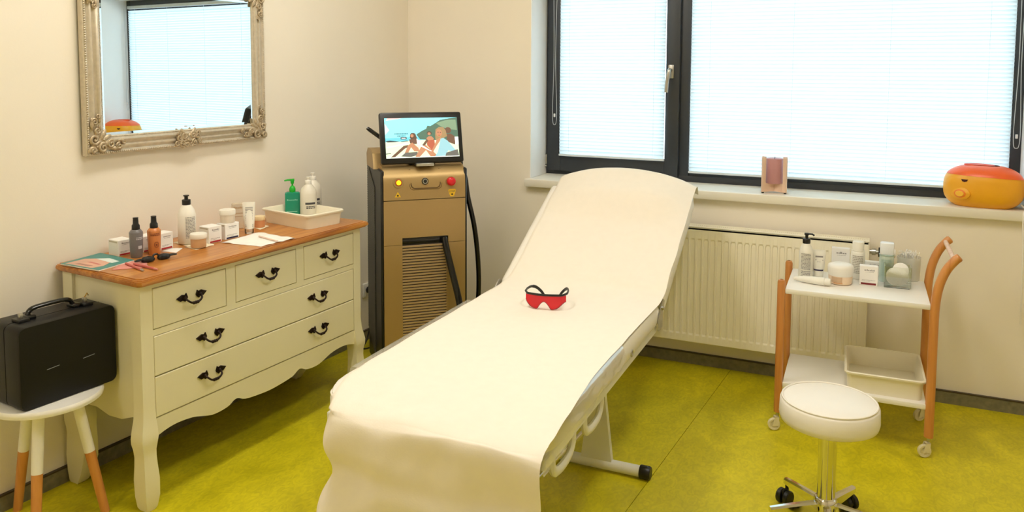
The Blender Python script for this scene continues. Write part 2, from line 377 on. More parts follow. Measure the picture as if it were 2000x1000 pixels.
B().rbox(0, L_, .07, .085, .01, H_-.01, .003).mk('rear_panel', RADM, rad)
for x in (0, L_-.004): B().rbox(x-.001, x+.005, .002, .086, .004, H_+.004, .0015).mk('side_panel', RADM, rad)
b = B(); gp = .0096; n = int(L_/gp)
b.box(0, L_, .0, .038, H_-.002, H_+.003).box(0, L_, .050, .086, H_-.002, H_+.003).box(0, L_, .0, .0015, H_-.012, H_)
for i in range(n): b.box(i*gp, i*gp+.0056, .038, .050, H_-.002, H_+.003)
b.mk('top_grille', RADM, rad, smooth=0)['kind'] = 'stuff'
B().box(.004, L_-.004, .0225, .066, .03, H_-.012).mk('dark_core', M('radiator_inner_shade', (70, 66, 54), .8), rad, smooth=0)  # dark core box, its colour stands in for shade inside the radiator
vz = .70-RZ0
b = B(); b.X = Matrix.Translation((L_, .045, vz)) @ Matrix.Rotation(R(90), 4, 'Y'); b.lathe([(.011, 0), (.011, .012), (.016, .012), (.016, .028), (.011, .03), (.011, .04)], 12); b.mk('valve_body', SATIN, rad)
b = B(); b.X = Matrix.Translation((L_+.04, .045, vz)) @ Matrix.Rotation(R(90), 4, 'Y'); b.lathe([(.022, 0), (.023, .002), (.023, .012), (.022, .014)], 16); b.mk('collar', BLACK, rad)
b = B(); b.X = Matrix.Translation((L_+.054, .045, vz)) @ Matrix.Rotation(R(90), 4, 'Y'); b.lathe([(.021, 0), (.0225, .004), (.0225, .05), (.019, .058), (.0, .059)], 18, caps=False); b.mk('thermostat_head', WHITE, rad)

# ================================================================== MIRROR
MY0, MY1, MZ0, MZ1 = 1.818, 2.720, 1.215, 1.925
mir = thing('wall_mirror', 'wall mirror in an ornate champagne silver frame above the dresser', 'mirror', glob(.0055, (MY0+MY1)/2, (MZ0+MZ1)/2), -DL+R(.6))
hw, hh = (MY1-MY0)/2, (MZ1-MZ0)/2
def ringloop(b, prof):
    vs = []
    for d, h in prof:
        for sy, sz in ((-1, -1), (1, -1), (1, 1), (-1, 1)): vs.append((h, sy*(hw-d), sz*(hh-d)))
    fs = []
    for i in range(len(prof)-1):
        for k in range(4): fs.append((i*4+k, i*4+(k+1) % 4, (i+1)*4+(k+1) % 4, (i+1)*4+k))
    return b.add(vs, fs)
prof = [(0, .001), (0, .022), (.003, .026), (.012, .027), (.014, .023), (.017, .022), (.024, .026), (.030, .029), (.034, .029), (.037, .026), (.039, .024), (.043, .026), (.050, .033), (.056, .035), (.061, .033), (.064, .027), (.066, .026), (.070, .026), (.072, .022), (.073, .016)]
ringloop(B(), prof).mk('frame', SILVER, mir, smooth=35)
B().box(.001, .006, -hw+.006, hw-.006, -hh+.006, hh-.006).mk('backing', M('mirror_back', (90, 70, 50), .7), mir, smooth=0)
g = B(); iw, ih, bv = hw-.071, hh-.071, .012
g.add([(.0175, sy*(iw-bv), sz*(ih-bv)) for sy, sz in ((-1, -1), (1, -1), (1, 1), (-1, 1))] + [(.0181, sy*iw, sz*ih) for sy, sz in ((-1, -1), (1, -1), (1, 1), (-1, 1))], [(0, 1, 2, 3)] + [(4+k, 4+(k+1) % 4, (k+1) % 4, k) for k in range(4)])
g.mk('mirror_glass', MIRROR, mir, smooth=0)
b = B()
def beads(y0, z0, y1, z1, pitch, r, x):
    n = max(2, int(math.hypot(y1-y0, z1-z0)/pitch))
    for i in range(n):
        t = (i+.5)/n; b.ball((x, y0+(y1-y0)*t, z0+(z1-z0)*t), r, 6, 4)
for d, r, x in ((.0075, .0042, .0275), (.068, .0026, .0265)):
    for a_, c_ in (((-1, -1), (1, -1)), ((1, -1), (1, 1)), ((1, 1), (-1, 1)), ((-1, 1), (-1, -1))):
        beads(a_[0]*(hw-d), a_[1]*(hh-d), c_[0]*(hw-d), c_[1]*(hh-d), r*2.05, r, x)
b.mk('bead_strip', SILVER, mir, smooth=80)['kind'] = 'stuff'
def spiral(cy, cz, r0, turns, a0, dirn, x, tr, b, k=26):
    pts = []; rs = []
    for i in range(k):
        t = i/(k-1); a = a0+dirn*turns*2*math.pi*t; r = r0*(1-.82*t); pts.append((x+.004*t, cy+r*math.cos(a), cz+r*math.sin(a))); rs.append(tr*(1.15-.55*t))
    b.tube(pts, rs, 7)
def leaf(b, y, z, a, ln, wd, x):
    b.X = Matrix.Translation((x, y, z)) @ Matrix.Rotation(a, 4, 'X')
    b.ball((0, ln/2, 0), 1, 8, 6, (.006, ln/2, wd/2)); b.X = Matrix()
def corner(sy, sz):
    b = B(); F = lambda y, z: (sy*(hw-y), sz*(hh-z))
    A = lambda a: math.atan2(sz*math.sin(a)*-1, sy*math.cos(a)*-1)      # directions measured inward from the corner
    for y, z in ((.018, .018),): leaf(b, *F(y, z), A(R(45)), .075, .045, .03)
    for ln, wd, a, y, z in ((.075, .026, 12, .045, .035), (.075, .026, 78, .035, .045), (.055, .02, 28, .05, .05), (.055, .02, 62, .05, .05), (.05, .018, 0, .095, .022), (.05, .018, 90, .022, .095), (.04, .014, 8, .12, .05), (.04, .014, 82, .05, .12)):
        leaf(b, *F(y, z), A(R(a)), ln, wd, .031)
    for y, z, r, tr in ((.028, .062, .02, .006), (.062, .028, .02, .006), (.095, .04, .016, .005), (.04, .095, .016, .005), (.128, .03, .013, .0042), (.03, .128, .013, .0042), (.02, .02, .014, .0055), (.15, .045, .009, .0034), (.045, .15, .009, .0034)):
        c = F(y, z); spiral(c[0], c[1], r, 1.4, random.uniform(0, 6), sy*sz*(1 if y > z else -1), .033, tr, b)
    for k in range(16):
        y, z = (random.uniform(.012, .07), random.uniform(.012, .07)); c = F(y, z); b.ball((.036, c[0], c[1]), random.uniform(.003, .006), 6, 4)
    b.mk('corner_ornament', SILVER_D, mir, smooth=70)
for sy in (-1, 1):
    for sz in (-1, 1): corner(sy, sz)
def middle(sz):
    b = B(); z0 = sz*(hh-.036)
    for s_ in (-1, 1):
        for dy, dz, r, tr in ((.022, .012, .016, .005), (.045, .004, .014, .0048), (.03, -.02, .015, .005), (.058, -.018, .011, .004), (.012, -.026, .011, .004), (.05, .02, .010, .0038)):
            spiral(s_*dy, z0-sz*dz, r, 1.4, random.uniform(0, 6), s_, .036, tr, b)
        for a in (10, 35, 150, 200, 60): leaf(b, s_*.012, z0, R(a) if s_ > 0 else R(180-a), .05, .018, .034)
    leaf(b, -.03, z0, 0, .06, .045, .033)
    for k in range(14): b.ball((.04, random.uniform(-.05, .05), z0+random.uniform(-.024, .024)), random.uniform(.003, .006), 6, 4)
    b.mk('middle_ornament', SILVER_D, mir, smooth=70)
middle(-1); middle(1)

# ================================================================== DRESSER (left-wall frame: x out of the wall, y along it)
DT = .832
dr = thing('dresser', 'cream painted chest of drawers with honey wood top and scalloped apron', 'dresser', glob(0, 0, 0), -DL)
DY0, DY1, DX = 1.718, 2.885, .45
b = B()                                                     # moulded top: two bevelled slabs with clipped corners
def topslab(x1, y0, y1, z0, z1, c): b.prism([(.012, y0+.01), (x1-c, y0), (x1, y0+c), (x1, y1-c), (x1-c, y1), (.012, y1-.01)], (0, 0, z0), (1, 0, 0), (0, 1, 0), (0, 0, z1-z0))
for x1, e, z0, z1 in ((.478, 0, .806, .811), (.484, .006, .811, .815), (.487, .009, .815, .822), (.485, .007, .822, .826), (.480, .002, .826, .829), (.470, -.008, .829, DT)): topslab(x1, 1.697-e, 2.905+e, z0, z1, .012)
b.mk('table_top', PINE, dr, smooth=30)
b = B(); b.box(.02, .432, DY0+.02, DY1-.02, .345, .805); b.mk('carcass', DGAP, dr, smooth=0)
for y0, y1 in ((DY0+.012, DY0+.0225), (DY1-.0225, DY1-.012)):
    low = [(.0, .30), (.06, .315), (.12, .318), (.19, .300), (.26, .302), (.32, .322), (.36, .332)]
    pl_ = [(.055+a, z) for a, z in low] + [(.42, .335), (.42, .805), (.055, .805)]
    B().prism(pl_, (0, y0, 0), (1, 0, 0), (0, 0, 1), (0, y1-y0, 0)).mk('side_panel', CREAM, dr, smooth=0)
def leg(yo, sgn, front):
    b = B(); secs = []
    # (z, outer, inner, front-out, front-in)
    rows = [(.0, .000, -.030, .006, -.034), (.010, .004, -.038, .010, -.042), (.05, .009, -.046, .014, -.046), (.11, .012, -.046, .015, -.046), (.16, .009, -.043, .010, -.045), (.19, .007, -.042, .007, -.046), (.215, .009, -.042, .007, -.048), (.24, .015, -.044, .012, -.05), (.262, .016, -.048, .013, -.05), (.285, .012, -.049, .009, -.05), (.32, .004, -.048, .003, -.05), (.36, .0, -.048, 0, -.05), (.806, .0, -.048, 0, -.05)]
    xbk = [.062, .072, .098, .122, .128, .128, .125, .122, .120, .112, .090, .075, .075]
    vs = []
    for kk, (z, o, i, fo, fi) in enumerate(rows):
        ya, yb = yo-sgn*o*1., yo-sgn*i
        if front: xa, xb = DX+fo, DX+fi
        else: xa, xb = .02, xbk[kk]
        vs += [(xb, ya, z), (xa, ya, z), (xa, yb, z), (xb, yb, z)]
    n = len(rows); fs = [(3, 2, 1, 0), tuple((n-1)*4+k for k in range(4))]
    for j in range(n-1):
        for k in range(4): fs.append((j*4+k, j*4+(k+1) % 4, (j+1)*4+(k+1) % 4, (j+1)*4+k))
    if (front and sgn < 0) or (not front and sgn > 0): fs = [tuple(reversed(f)) for f in fs]
    b.add(vs, fs); o = b.mk('leg', CREAM, dr, smooth=50)
    bm = bmesh.new(); bm.from_mesh(o.data); bmesh.ops.recalc_face_normals(bm, faces=bm.faces); bm.to_mesh(o.data); bm.free()
leg(DY0, 1, True); leg(DY1, -1, True); leg(DY0, 1, False); leg(DY1, -1, False)
ap = [(0, .226), (.07, .230), (.13, .238), (.165, .254), (.185, .254), (.215, .240), (.26, .235), (.30, .238), (.345, .252), (.38, .262), (.44, .268), (.49, .264), (.536, .252)]
yc = (DY0+DY1)/2
apl = [(yc-a, z) for a, z in reversed(ap[1:])] + [(yc+a, z) for a, z in ap]
apl = [(p.x, p.y) for p in smooth_path([(a, z, 0) for a, z in apl], 4)]
B().prism(apl+[(yc+.5365, .318), (yc-.5365, .318)], (.428, 0, 0), (0, 1, 0), (0, 0, 1), (.021, 0, 0)).mk('apron', CREAM, dr, smooth=20)
D0, D1 = DY0+.048, DY1-.048
for z0, z1 in ((.784, .806), (.614, .636)): B().box(.428, .449, D0-.001, D1+.001, z0, z1).mk('rail', CREAM, dr, smooth=0)
for y0, y1 in ((2.090, 2.134), (2.465, 2.509)): B().box(.428, .449, y0, y1, .636, .784).mk('stile', CREAM, dr, smooth=0)
_hb = B()
for s_ in (-1, 1):
    lf = [(.018, -.002), (.024, .014), (.030, .008), (.042, .011), (.066, .001), (.050, -.012), (.040, -.010), (.030, -.017), (.022, -.010)]
    _hb.prism([(s_*a, c+.006) for a, c in lf], (.0002, 0, 0), (0, 1, 0), (0, 0, 1), (.0045, 0, 0))
    _hb.ball((.006, s_*.034, .004), .007, 8, 6)
bail = smooth_path([(.008, -.034, .004), (.020, -.031, -.004), (.024, -.022, -.012), (.024, -.008, -.017), (.024, .008, -.017), (.024, .022, -.012), (.020, .031, -.004), (.008, .034, .004)], 5)
_hb.tube(bail, [.0036+.0022*math.exp(-((i/(len(bail)-1)-.5)/.12)**2) for i in range(len(bail))], 8)
for s_ in (-1, 0, 1): _hb.ball((.024, s_*.009, -.0172), .0062, 8, 6)
HAND = None
def drawer(y0, y1, z0, z1, hs):
    global HAND
    o = B().rbox(.42, .4505, y0+.0022, y1-.0022, z0+.0022, z1-.0022, .002, 1).mk('drawer', CREAM, dr, smooth=0)
    for y in hs:
        if HAND is None: h = HAND = _hb.mk('handle', BRONZE, o, smooth=50)
        else: h = bpy.data.objects.new('handle', HAND.data); COL.objects.link(h); h.parent = o
        h.location = (.4505, y, (z0+z1)/2+.004)
drawer(D0, 2.090, .636, .784, [1.928]); drawer(2.134, 2.465, .636, .784, [2.30]); drawer(2.509, D1, .636, .784, [2.672])
drawer(D0, D1, .468, .614, [2.008, 2.592]); drawer(D0, D1, .320, .468, [2.010, 2.594])

# ================================================================== TREATMENT BED
BX, HY, BZ = -1.09, 3.12, .60          # centre line, hinge line, top of the upholstery
HWD, FEND = .365, 1.775
ANG = R(29)
bed = thing('treatment_bed', 'white adjustable treatment couch with raised backrest in the middle of the room', 'couch', (BX, HY, 0))
def rot_back(v): return Vector((v[0], v[1]*math.cos(ANG)-v[2]*math.sin(ANG), BZ+v[1]*math.sin(ANG)+v[2]*math.cos(ANG)))
def pad(y0, y1, r, z0, z1, nm, back=False):
    pl = []
    for cx_, cy_, a0, rr in ((HWD-.012, y1-.012, 0, .012), (-HWD+.012, y1-.012, 90, .012), (-HWD+r, y0+r, 180, r), (HWD-r, y0+r, 270, r)):
        for k in range(8): q = R(a0+90*k/7); pl.append((cx_+rr*math.cos(q), cy_+rr*math.sin(q)))
    n = len(pl); rings = []
    cy = (y0+y1)/2
    for ins, z in ((.018, z0), (.005, z0+.006), (0, z0+.018), (0, z1-.022), (.006, z1-.007), (.022, z1)):
        rings += [(x*(1-ins/HWD), cy+(y-cy)*(1-ins/((y1-y0)/2)), z) for x, y in pl]
    fs = [tuple(reversed(range(n))), tuple(range(5*n, 6*n))] + [(j*n+i, j*n+(i+1) % n, (j+1)*n+(i+1) % n, (j+1)*n+i) for j in range(5) for i in range(n)]
    return B().add(rings, fs).mk(nm, LEATHER, bed)
pad(FEND-HY, -.012, .20, BZ-.085, BZ-.001, 'seat_cushion')
b = B(); b.rbox(-HWD, HWD, .012, .74, -.085, -.001, .022, 3); b.v = [tuple(rot_back(Vector(p))) for p in b.v]; b.mk('backrest_cushion', LEATHER, bed)
b = B(); b.rbox(-.20, .20, .58, .73, -.003, .036, .017, 3); b.v = [tuple(rot_back(Vector(p))) for p in b.v]; b.mk('head_cushion', LEATHER, bed)
b = B(); b.rbox(-HWD+.01, HWD-.01, FEND-HY+.10, -.02, BZ-.118, BZ-.084, .004, 1); b.mk('seat_frame', STEELW, bed)
b = B(); b.rbox(-HWD+.01, HWD-.01, .03, .71, -.112, -.084, .004, 1); b.v = [tuple(rot_back(Vector(p))) for p in b.v]; b.mk('backrest_frame', STEELW, bed)
for s_ in (-1, 1):
    b = B(); x = s_*(HWD+.003)
    b.prism([(-.055, -.10), (.012, -.10), (.016, -.03), (.045, .0), (.02, .012), (-.02, -.012), (-.055, -.06)], (x, 0, BZ), (0, 1, 0), (0, 0, 1), (s_*.004, 0, 0))
    b.X = Matrix.Translation((x, 0, BZ-.02)) @ Matrix.Rotation(R(90), 4, 'Y'); b.lathe([(.008, -.008), (.008, .009), (.005, .012)], 10)
    b.mk('hinge_bracket', SATIN, bed)
p = onx(1234, 690, BX+HWD+.001)
b = B(); b.X = Matrix.Translation((HWD+.0005, p.y-HY, p.z)) @ Matrix.Rotation(R(90), 4, 'Y')
b.tube([(.011*math.cos(a), .011*math.sin(a), .001) for a in [2*math.pi*k/16 for k in range(16)]], .003, 6, closed=True); b.mk('eyelet', SATIN, bed)
# U-shaped side loops under the seat
for yc_, w_ in ((2.335, .085), (2.06, .085)):
    for s_ in (1, -1):
        x = s_*(HWD-.03); y = yc_-HY
        pts = smooth_path([(x, y-w_, BZ-.10), (x, y-w_, BZ-.15), (x, y-w_*.75, BZ-.178), (x, y-w_*.3, BZ-.188), (x, y+w_*.3, BZ-.188), (x, y+w_*.75, BZ-.178), (x, y+w_, BZ-.15), (x, y+w_, BZ-.10)], 5)
        B().tube(pts, .015, 10, flat=.7).mk('side_loop', STEELW, bed)
# floor bars, posts, brace rods
for yb in (2.835, 1.93):
    y = yb-HY
    b = B(); b.tube([(-.385, y, .026), (.385, y, .026)], .021, 14); fb = b.mk('floor_bar', STEELW, bed)
    for s_ in (-1, 1):
        b = B(); b.X = Matrix.Translation((s_*.365, y, .026)) @ Matrix.Rotation(R(90*s_), 4, 'Y'); b.lathe([(.0235, 0), (.0255, .003), (.0255, .036), (.022, .042)], 16); b.mk('end_cap', BLACK, fb)
        x0 = s_*.195
        b = B(); b.prism([(-.065, .03), (.062, .03), (.030, .30), (.022, BZ-.11), (-.022, BZ-.11), (-.030, .30)], (x0, y-.012, 0), (1, 0, 0), (0, 0, 1), (0, .024, 0)); b.mk('post', STEELW, bed)
for s_ in (-1, 1): B().tube([(s_*.215, 1.98-HY, .31), (s_*.215, 2.80-HY, .235)], .008, 10).mk('brace_rod', CHROME, bed)
b = B(); b.tube([(-.20, .50, .50), (.20, .50, .50)], .014, 10)
for s_ in (-1, 1): b.tube([(s_*.19, -.25, .47), (s_*.19, .46, .745)], .012, 8)
b.mk('back_support', STEELW, bed)
B().tube([(0, -.30, .20), (0, -.03, .42)], [.022, .018], 12).mk('gas_strut', BLACK, bed)

# paper sheet laid over the couch
prof = [(1.712, .10), (1.716, .22), (1.712, .30), (1.722, .385), (1.736, .44), (1.722, .50), (1.722, .555), (1.740, .590), (1.785, .604), (1.86, .606), (2.1, .6055), (2.4, .6055), (2.75, .6055), (3.0, .6055), (3.09, .608), (3.16, .627)]
for s_ in (.1, .2, .3, .4, .5, .56, .62, .68, .73, .77): v = rot_back((0, s_, .006)); prof.append((v.y+HY, v.z))
v = rot_back((0, .80, -.012)); prof.append((v.y+HY, v.z)); v = rot_back((0, .805, -.06)); prof.append((v.y+HY, v.z))
pp = smooth_path([(0, y, z) for y, z in prof], 7)
NV = len(pp); NU = 49
def edge_l(y, z, j):
    if j < 7*7: base = -1.376 + .009*math.sin(z*34+.6) - .012*sstep(.42, .30, z)
    else: base = -1.376-.090*sstep(1.70, 2.0, y)
    if y > 3.0 and j > 90: base += .02*sstep(3.05, 3.25, y)
    return base + .006*noise.noise(Vector((y*7, z*5, 3.1)))
def edge_r(y, z, j):
    base = -.690 if j < 56 else -.690-.038*sstep(1.72, 2.3, y)+.008*sstep(2.6, 3.1, y)
    return base + .004*noise.noise(Vector((y*9, z*6, 8.7)))
b = B(); vs = []
for j, c in enumerate(pp):
    xl, xr = edge_l(c.y, c.z, j), edge_r(c.y, c.z, j)
    s_ = (c.y-HY)/math.cos(ANG) if c.y > HY else 0
    bmp = .072*sstep(.46, .62, s_)
    hang = j < 7*7
    for i in range(NU):
        u = i/(NU-1); x = xl+(xr-xl)*u; y, z = c.y, c.z; t = 2*u-1
        if not hang:
            z -= .05*sstep(-.90, -1.0, t)*sstep(1.80, 2.10, y) + .022*sstep(-.86, -1.0, t)*(1-sstep(1.80, 2.10, y))
            if t < -.82: y += .07*((-.82-t)/.18)**1.6*sstep(1.90, 1.73, c.y)
            z += bmp*max(0, 1-abs(t)**2.6*1.05)
            z += .0035*abs(noise.noise(Vector((x*6, y*5, .3))))
            k = sstep(2.35, 1.75, y)
            z += k*.010*noise.noise(Vector((x*5+y*6, y*4-x*5, 1.7))) + k*.004*noise.noise(Vector((x*22+y*10, y*8-x*14, 4.7)))
            if s_ > .2: z += .006*noise.noise(Vector((x*4, y*9, 6.2)))*sstep(.2, .5, s_)
        else:
            k = sstep(.60, .45, c.z)
            y += -.016*math.sin(u*2.6)*sstep(.35, .60, z) - .045*k*(noise.noise(Vector((u*2.1, z*5.5, 2.3)))) - .010*noise.noise(Vector((u*9, z*9, 5.5)))
            if t < -.82: y += .07*((-.82-t)/.18)**1.6
            z += .012*math.sin(u*3.1+.3)*sstep(.45, .6, z)-.014*sstep(.45, .6, z)*math.sin(u*6)
        vs.append((x, y, max(z, .02)))
b.add(vs, [(j*NU+i, j*NU+i+1, (j+1)*NU+i+1, (j+1)*NU+i) for j in range(NV-1) for i in range(NU-1)])
o = tag(b.mk('paper_sheet', PAPER, smooth=0), 'long white paper sheet draped over the treatment couch and down its foot end', 'paper')
o.data.polygons.foreach_set('use_smooth', [True]*len(o.data.polygons))
# clear plastic film hanging out under the paper along both long edges
for s_, y0, y1, lab in ((1, 1.80, 2.56, 'wrinkled clear plastic film along the couch edge nearest the stool'), (-1, 2.02, 2.82, 'wrinkled clear plastic film along the couch edge nearest the dresser')):
    b = B(); n = 60
    def fn(u, v):
        y = y0+(y1-y0)*u; drop = .09*(1-.55*u)*(1+.35*noise.noise(Vector((y*9, 2.0*s_, 0)))) if s_ > 0 else .055*(1+.4*noise.noise(Vector((y*8, 5, 0))))
        x = BX+s_*(HWD+.004+.012*v+.007*noise.noise(Vector((y*26, v*3, 1.1)))*v)
        if v < .15: return (x-s_*.03*(1-v/.15), y, BZ+.003)
        return (x, y, BZ+.001-drop*(v-.15)/.85)
    b.grid(n, 9, fn); tag(b.mk('plastic_film', FILM, smooth=80), lab, 'film', 'film under the couch paper')

# red laser goggles on the paper
gp_ = onz(1062, 606, BZ+.006)
gg = thing('safety_glasses', 'red lensed safety glasses with black temples lying on the couch paper', 'glasses', (gp_.x, gp_.y, BZ+.007), face_cam(gp_)+R(-12))
gg.scale = (1.04, 1, 1.12)
def band(x): return .018*(x/.078)**2 if abs(x) < .068 else .018*(.068/.078)**2+ (abs(x)-.068)*2.4
REDL = mix_mat('red_lens', lambda nt: mixs(nt, .05, mixs(nt, .5, sh(nt, 'ShaderNodeBsdfTransparent', (.85, .02, .03)), sh(nt, 'ShaderNodeBsdfDiffuse', (.80, .012, .03))), sh(nt, 'ShaderNodeBsdfGlossy', (1, .8, .8), .08)))
b = B(); n = 41; top = []; bot = []
for i in range(n):
    x = -.078+.156*i/(n-1); ax = abs(x)
    zb = .003 + .020*sstep(.045, .078, ax)+ .003*sstep(.03, .05, ax)
    if ax < .026: zb = .003+.027*(1-(ax/.026)**1.7)
    top.append((x, band(x), .052)); bot.append((x, band(x)-.004*0, zb))
for q_, dy in ((0, 0), (1, .0022)): b.add([(p_[0], p_[1]+dy, p_[2]) for p_ in top+bot], [((i, i+1, n+i+1, n+i) if q_ else (n+i, n+i+1, i+1, i)) for i in range(n-1)])
b.mk('lens_shield', REDL, gg, smooth=60)
b = B(); b.tube([(x_, band(x_)+.001, .053) for x_ in [-.080+.16*i/24 for i in range(25)]], .0042, 8); b.mk('brow_bar', BLACK, gg)
b = B(); b.tube([(x_, band(x_)-.0008, z_) for x_, _, z_ in bot], .0011, 6); b.mk('lens_rim', M('dark_red_rim', (110, 10, 22), .4), gg)
for s_ in (-1, 1):
    pts = smooth_path([(s_*.080, .044, .053), (s_*.080, .075, .054), (s_*.072, .110, .053), (s_*.058, .135, .045), (s_*.040, .150, .026), (s_*.028, .156, .006)], 6)
    b = B().tube(pts, [.0032]*14+[.0038]*(len(pts)-14), 8, flat=1.5); b.mk('temple', BLACK, gg)

# ================================================================== ROLLING STOOL
sp = Vector((-.068, 2.76, 0))
st = thing('rolling_stool', 'round white padded stool on a chrome five star base with casters', 'stool', sp)
SZ = .46; r_ = .158
B().lathe([(0, SZ-.085), (r_-.02, SZ-.085), (r_-.004, SZ-.076), (r_, SZ-.06), (r_-.002, SZ-.015), (r_-.008, SZ-.008), (r_-.02, SZ-.004), (.08, SZ+.002), (0, SZ+.003)], 48, caps=False).mk('seat', LEATHER, st, smooth=60)
B().tube([((r_-.0095)*math.cos(a), (r_-.0095)*math.sin(a), SZ-.005) for a in [2*math.pi*k/48 for k in range(48)]], .0032, 6, closed=True).mk('piping', LEATHER, st)
B().lathe([(.013, SZ-.16), (.013, SZ-.086)], 16).mk('gas_lift', BLACKG, st)
B().lathe([(.0, .075), (.029, .075), (.029, .345), (.031, .348), (.031, .36), (.027, .362), (.012, .362)], 24, caps=False).mk('column', CHROME, st)
B().lathe([(.0, .062), (.036, .062), (.038, .07), (.038, .112), (.034, .118), (.028, .119)], 24, caps=False).mk('hub', CHROME, st)
for k in range(5):
    a = R(64+72*k); dx, dy = math.cos(a), math.sin(a)
    b = B(); b.X = Matrix.Rotation(a, 4, 'Z')
    vs = []
    for x, w_, z0, z1 in ((.03, .013, .066, .106), (.10, .012, .068, .100), (.175, .011, .070, .092), (.192, .010, .071, .090)): vs += [(x, -w_, z0), (x, w_, z0), (x, w_, z1-.006), (x, w_*.5, z1), (x, -w_*.5, z1), (x, -w_, z1-.006)]
    fs = [tuple(range(6)), tuple(reversed(range(18, 24)))] + [(j*6+(i+1) % 6, j*6+i, (j+1)*6+i, (j+1)*6+(i+1) % 6) for j in range(3) for i in range(6)]
    b.add(vs, fs); lg = b.mk('leg', CHROME, st, smooth=30)
    b = B(); cx_, cy_ = .185*dx, .185*dy; b.tube([(cx_, cy_, .05), (cx_, cy_, .072)], .006, 8)
    sw = a+R(70+35*k)
    for s_ in (-1, 1):
        b.X = Matrix.Translation((cx_+.012*math.cos(sw), cy_+.012*math.sin(sw), .026)) @ Matrix.Rotation(sw, 4, 'Z') @ Matrix.Rotation(R(90), 4, 'X') @ Matrix.Translation((0, 0, s_*.014))
        b.lathe([(.006, -.009), (.023, -.009), (.026, -.006), (.026, .006), (.023, .009), (.006, .009)], 18); b.X = Matrix()
    b.X = Matrix.Translation((cx_+.010*math.cos(sw), cy_+.010*math.sin(sw), .031)) @ Matrix.Rotation(sw, 4, 'Z'); b.rbox(-.02, .016, -.005, .005, -.01, .025, .004, 1)
    b.mk('caster', BLACK, lg)

# ================================================================== SIDE STOOL AND CASE
sc_ = glob(.205, 1.535, 0)
ss = thing('side_stool', 'small round white stool with two tone splayed legs under the black case', 'stool', sc_, -DL)
B().lathe([(0, .424), (.16, .424), (.170, .428), (.172, .436), (.172, .443), (.168, .449), (0, .450)], 48, caps=False).mk('seat', WHITE, ss, smooth=50)
for th in (188, 312, 46):
    c_, s_ = math.cos(R(th)), math.sin(R(th)); P0 = Vector((.085*c_, .085*s_, .426)); P1 = Vector((.165*c_, .165*s_, .0))
    mid = P0.lerp(P1, .47)
    lg = B().tube([P0, mid], [.0185, .0175], 14).mk('leg', WHITE, ss)
    B().tube([mid, P1], [.0174, .0145], 14).mk('leg_tip', BEECH, lg)
cs = thing('beauty_case', 'black hard shell carrying case standing on the small white stool', 'case', glob(.300, 1.395, .4502), -DL-R(2.5))
CW, CH, CDp = .325, .272, .175
def case_half(x0, x1, name):
    b = B(); poly = []
    for cy_, cz_, a0 in ((CW-.022, CH-.022, 0), (.022, CH-.022, 90), (.022, .022, 180), (CW-.022, .022, 270)):
        for k in range(6): a = R(a0+18*k); poly.append((cy_+.022*math.cos(a), cz_+.022*math.sin(a)))
    e = .006
    def sec(x, s_): return [(x, CW/2+(p[0]-CW/2)*s_, CH/2+(p[1]-CH/2)*s_) for p in poly]
    n = len(poly); secs = [sec(x0, 1 if name != 'rear_shell' else .985), sec(x0+e, 1), sec(x1-e, 1), sec(x1, .985 if name != 'rear_shell' else 1)]
    vs = [p for s_ in secs for p in s_]; fs = [tuple(reversed(range(n))), tuple(range(3*n, 4*n))]
    for j in range(3): fs += [(j*n+i, j*n+(i+1) % n, (j+1)*n+(i+1) % n, (j+1)*n+i) for i in range(n)]
    return b.add(vs, fs).mk(name, CASEM, cs, smooth=35)
sh1 = case_half(-.082, 0, 'front_shell'); case_half(-CDp, -.086, 'rear_shell')
B().rbox(-.088, -.080, .006, CW-.006, .006, CH-.003, .003, 1).mk('rim_strip', BLACKG, cs)
b = B()
for y in (.085, .205): b.tube([(.0006, y, .115), (.0006, y+.04, .118)], .0012, 6)
b.mk('scuff', M('pale_scuff', (120, 122, 124), .6), sh1)
b = B(); y0, y1 = CW*.5-.082, CW*.5+.072; pts = smooth_path([(-.10, y0, CH+.008), (-.10, y0+.012, CH+.024), (-.10, y0+.04, CH+.030), (-.10, y1-.04, CH+.030), (-.10, y1-.012, CH+.024), (-.10, y1, CH+.008)], 5)
b.tube(pts, .0095, 10, flat=.8); b.mk('handle', BLACKG, cs)
for y in (y0, y1): B().rbox(-.115, -.07, y-.016, y+.016, CH-.002, CH+.012, .004).mk('handle_mount', BLACKG, cs)
for y in (.052, CW-.06):
    l_ = B().rbox(-.105, -.058, y-.018, y+.018, CH-.004, CH+.010, .003).mk('latch', BLACK, cs)
    B().rbox(-.09, -.075, y-.006, y+.006, CH+.008, CH+.026, .002).mk('clasp', SATIN, l_)
kp = B().tube([(-.082, CW-.06, CH+.026), (-.078, CW-.052, CH+.04), (-.082, CW-.046, CH+.03)], .0018, 6); kp.mk('key', M('brass', (190, 150, 70), .3, 1.), cs)

# ================================================================== LASER MACHINE
AZ = 46.5
PM = Vector((-2.062, 3.13, 0))
def zf(z): return .963*z+.057
mc = thing('laser_machine', 'gold and black upright laser treatment machine with tilted screen in the room corner', 'machine', PM, R(90-AZ))
MW, MD = .402, .39
def onm(x, y, ly=0.):
    fd = Vector((math.sin(R(AZ)), math.cos(R(AZ)), 0)); nb = Vector((-fd.y, fd.x, 0)); d = ray(x, y)
    q_ = CAM+d*(((PM-CAM).dot(nb)+ly)/d.dot(nb))-PM; return Vector((q_.dot(fd), q_.dot(nb), q_.z))
B().rbox(.006, MW-.006, .012, MD-.005, .07, 1.02, .01).mk('chassis', BLACK, mc)
B().rbox(-.005, MW+.005, -.005, MD, .045, .075, .008).mk('base_plate', BLACK, mc)
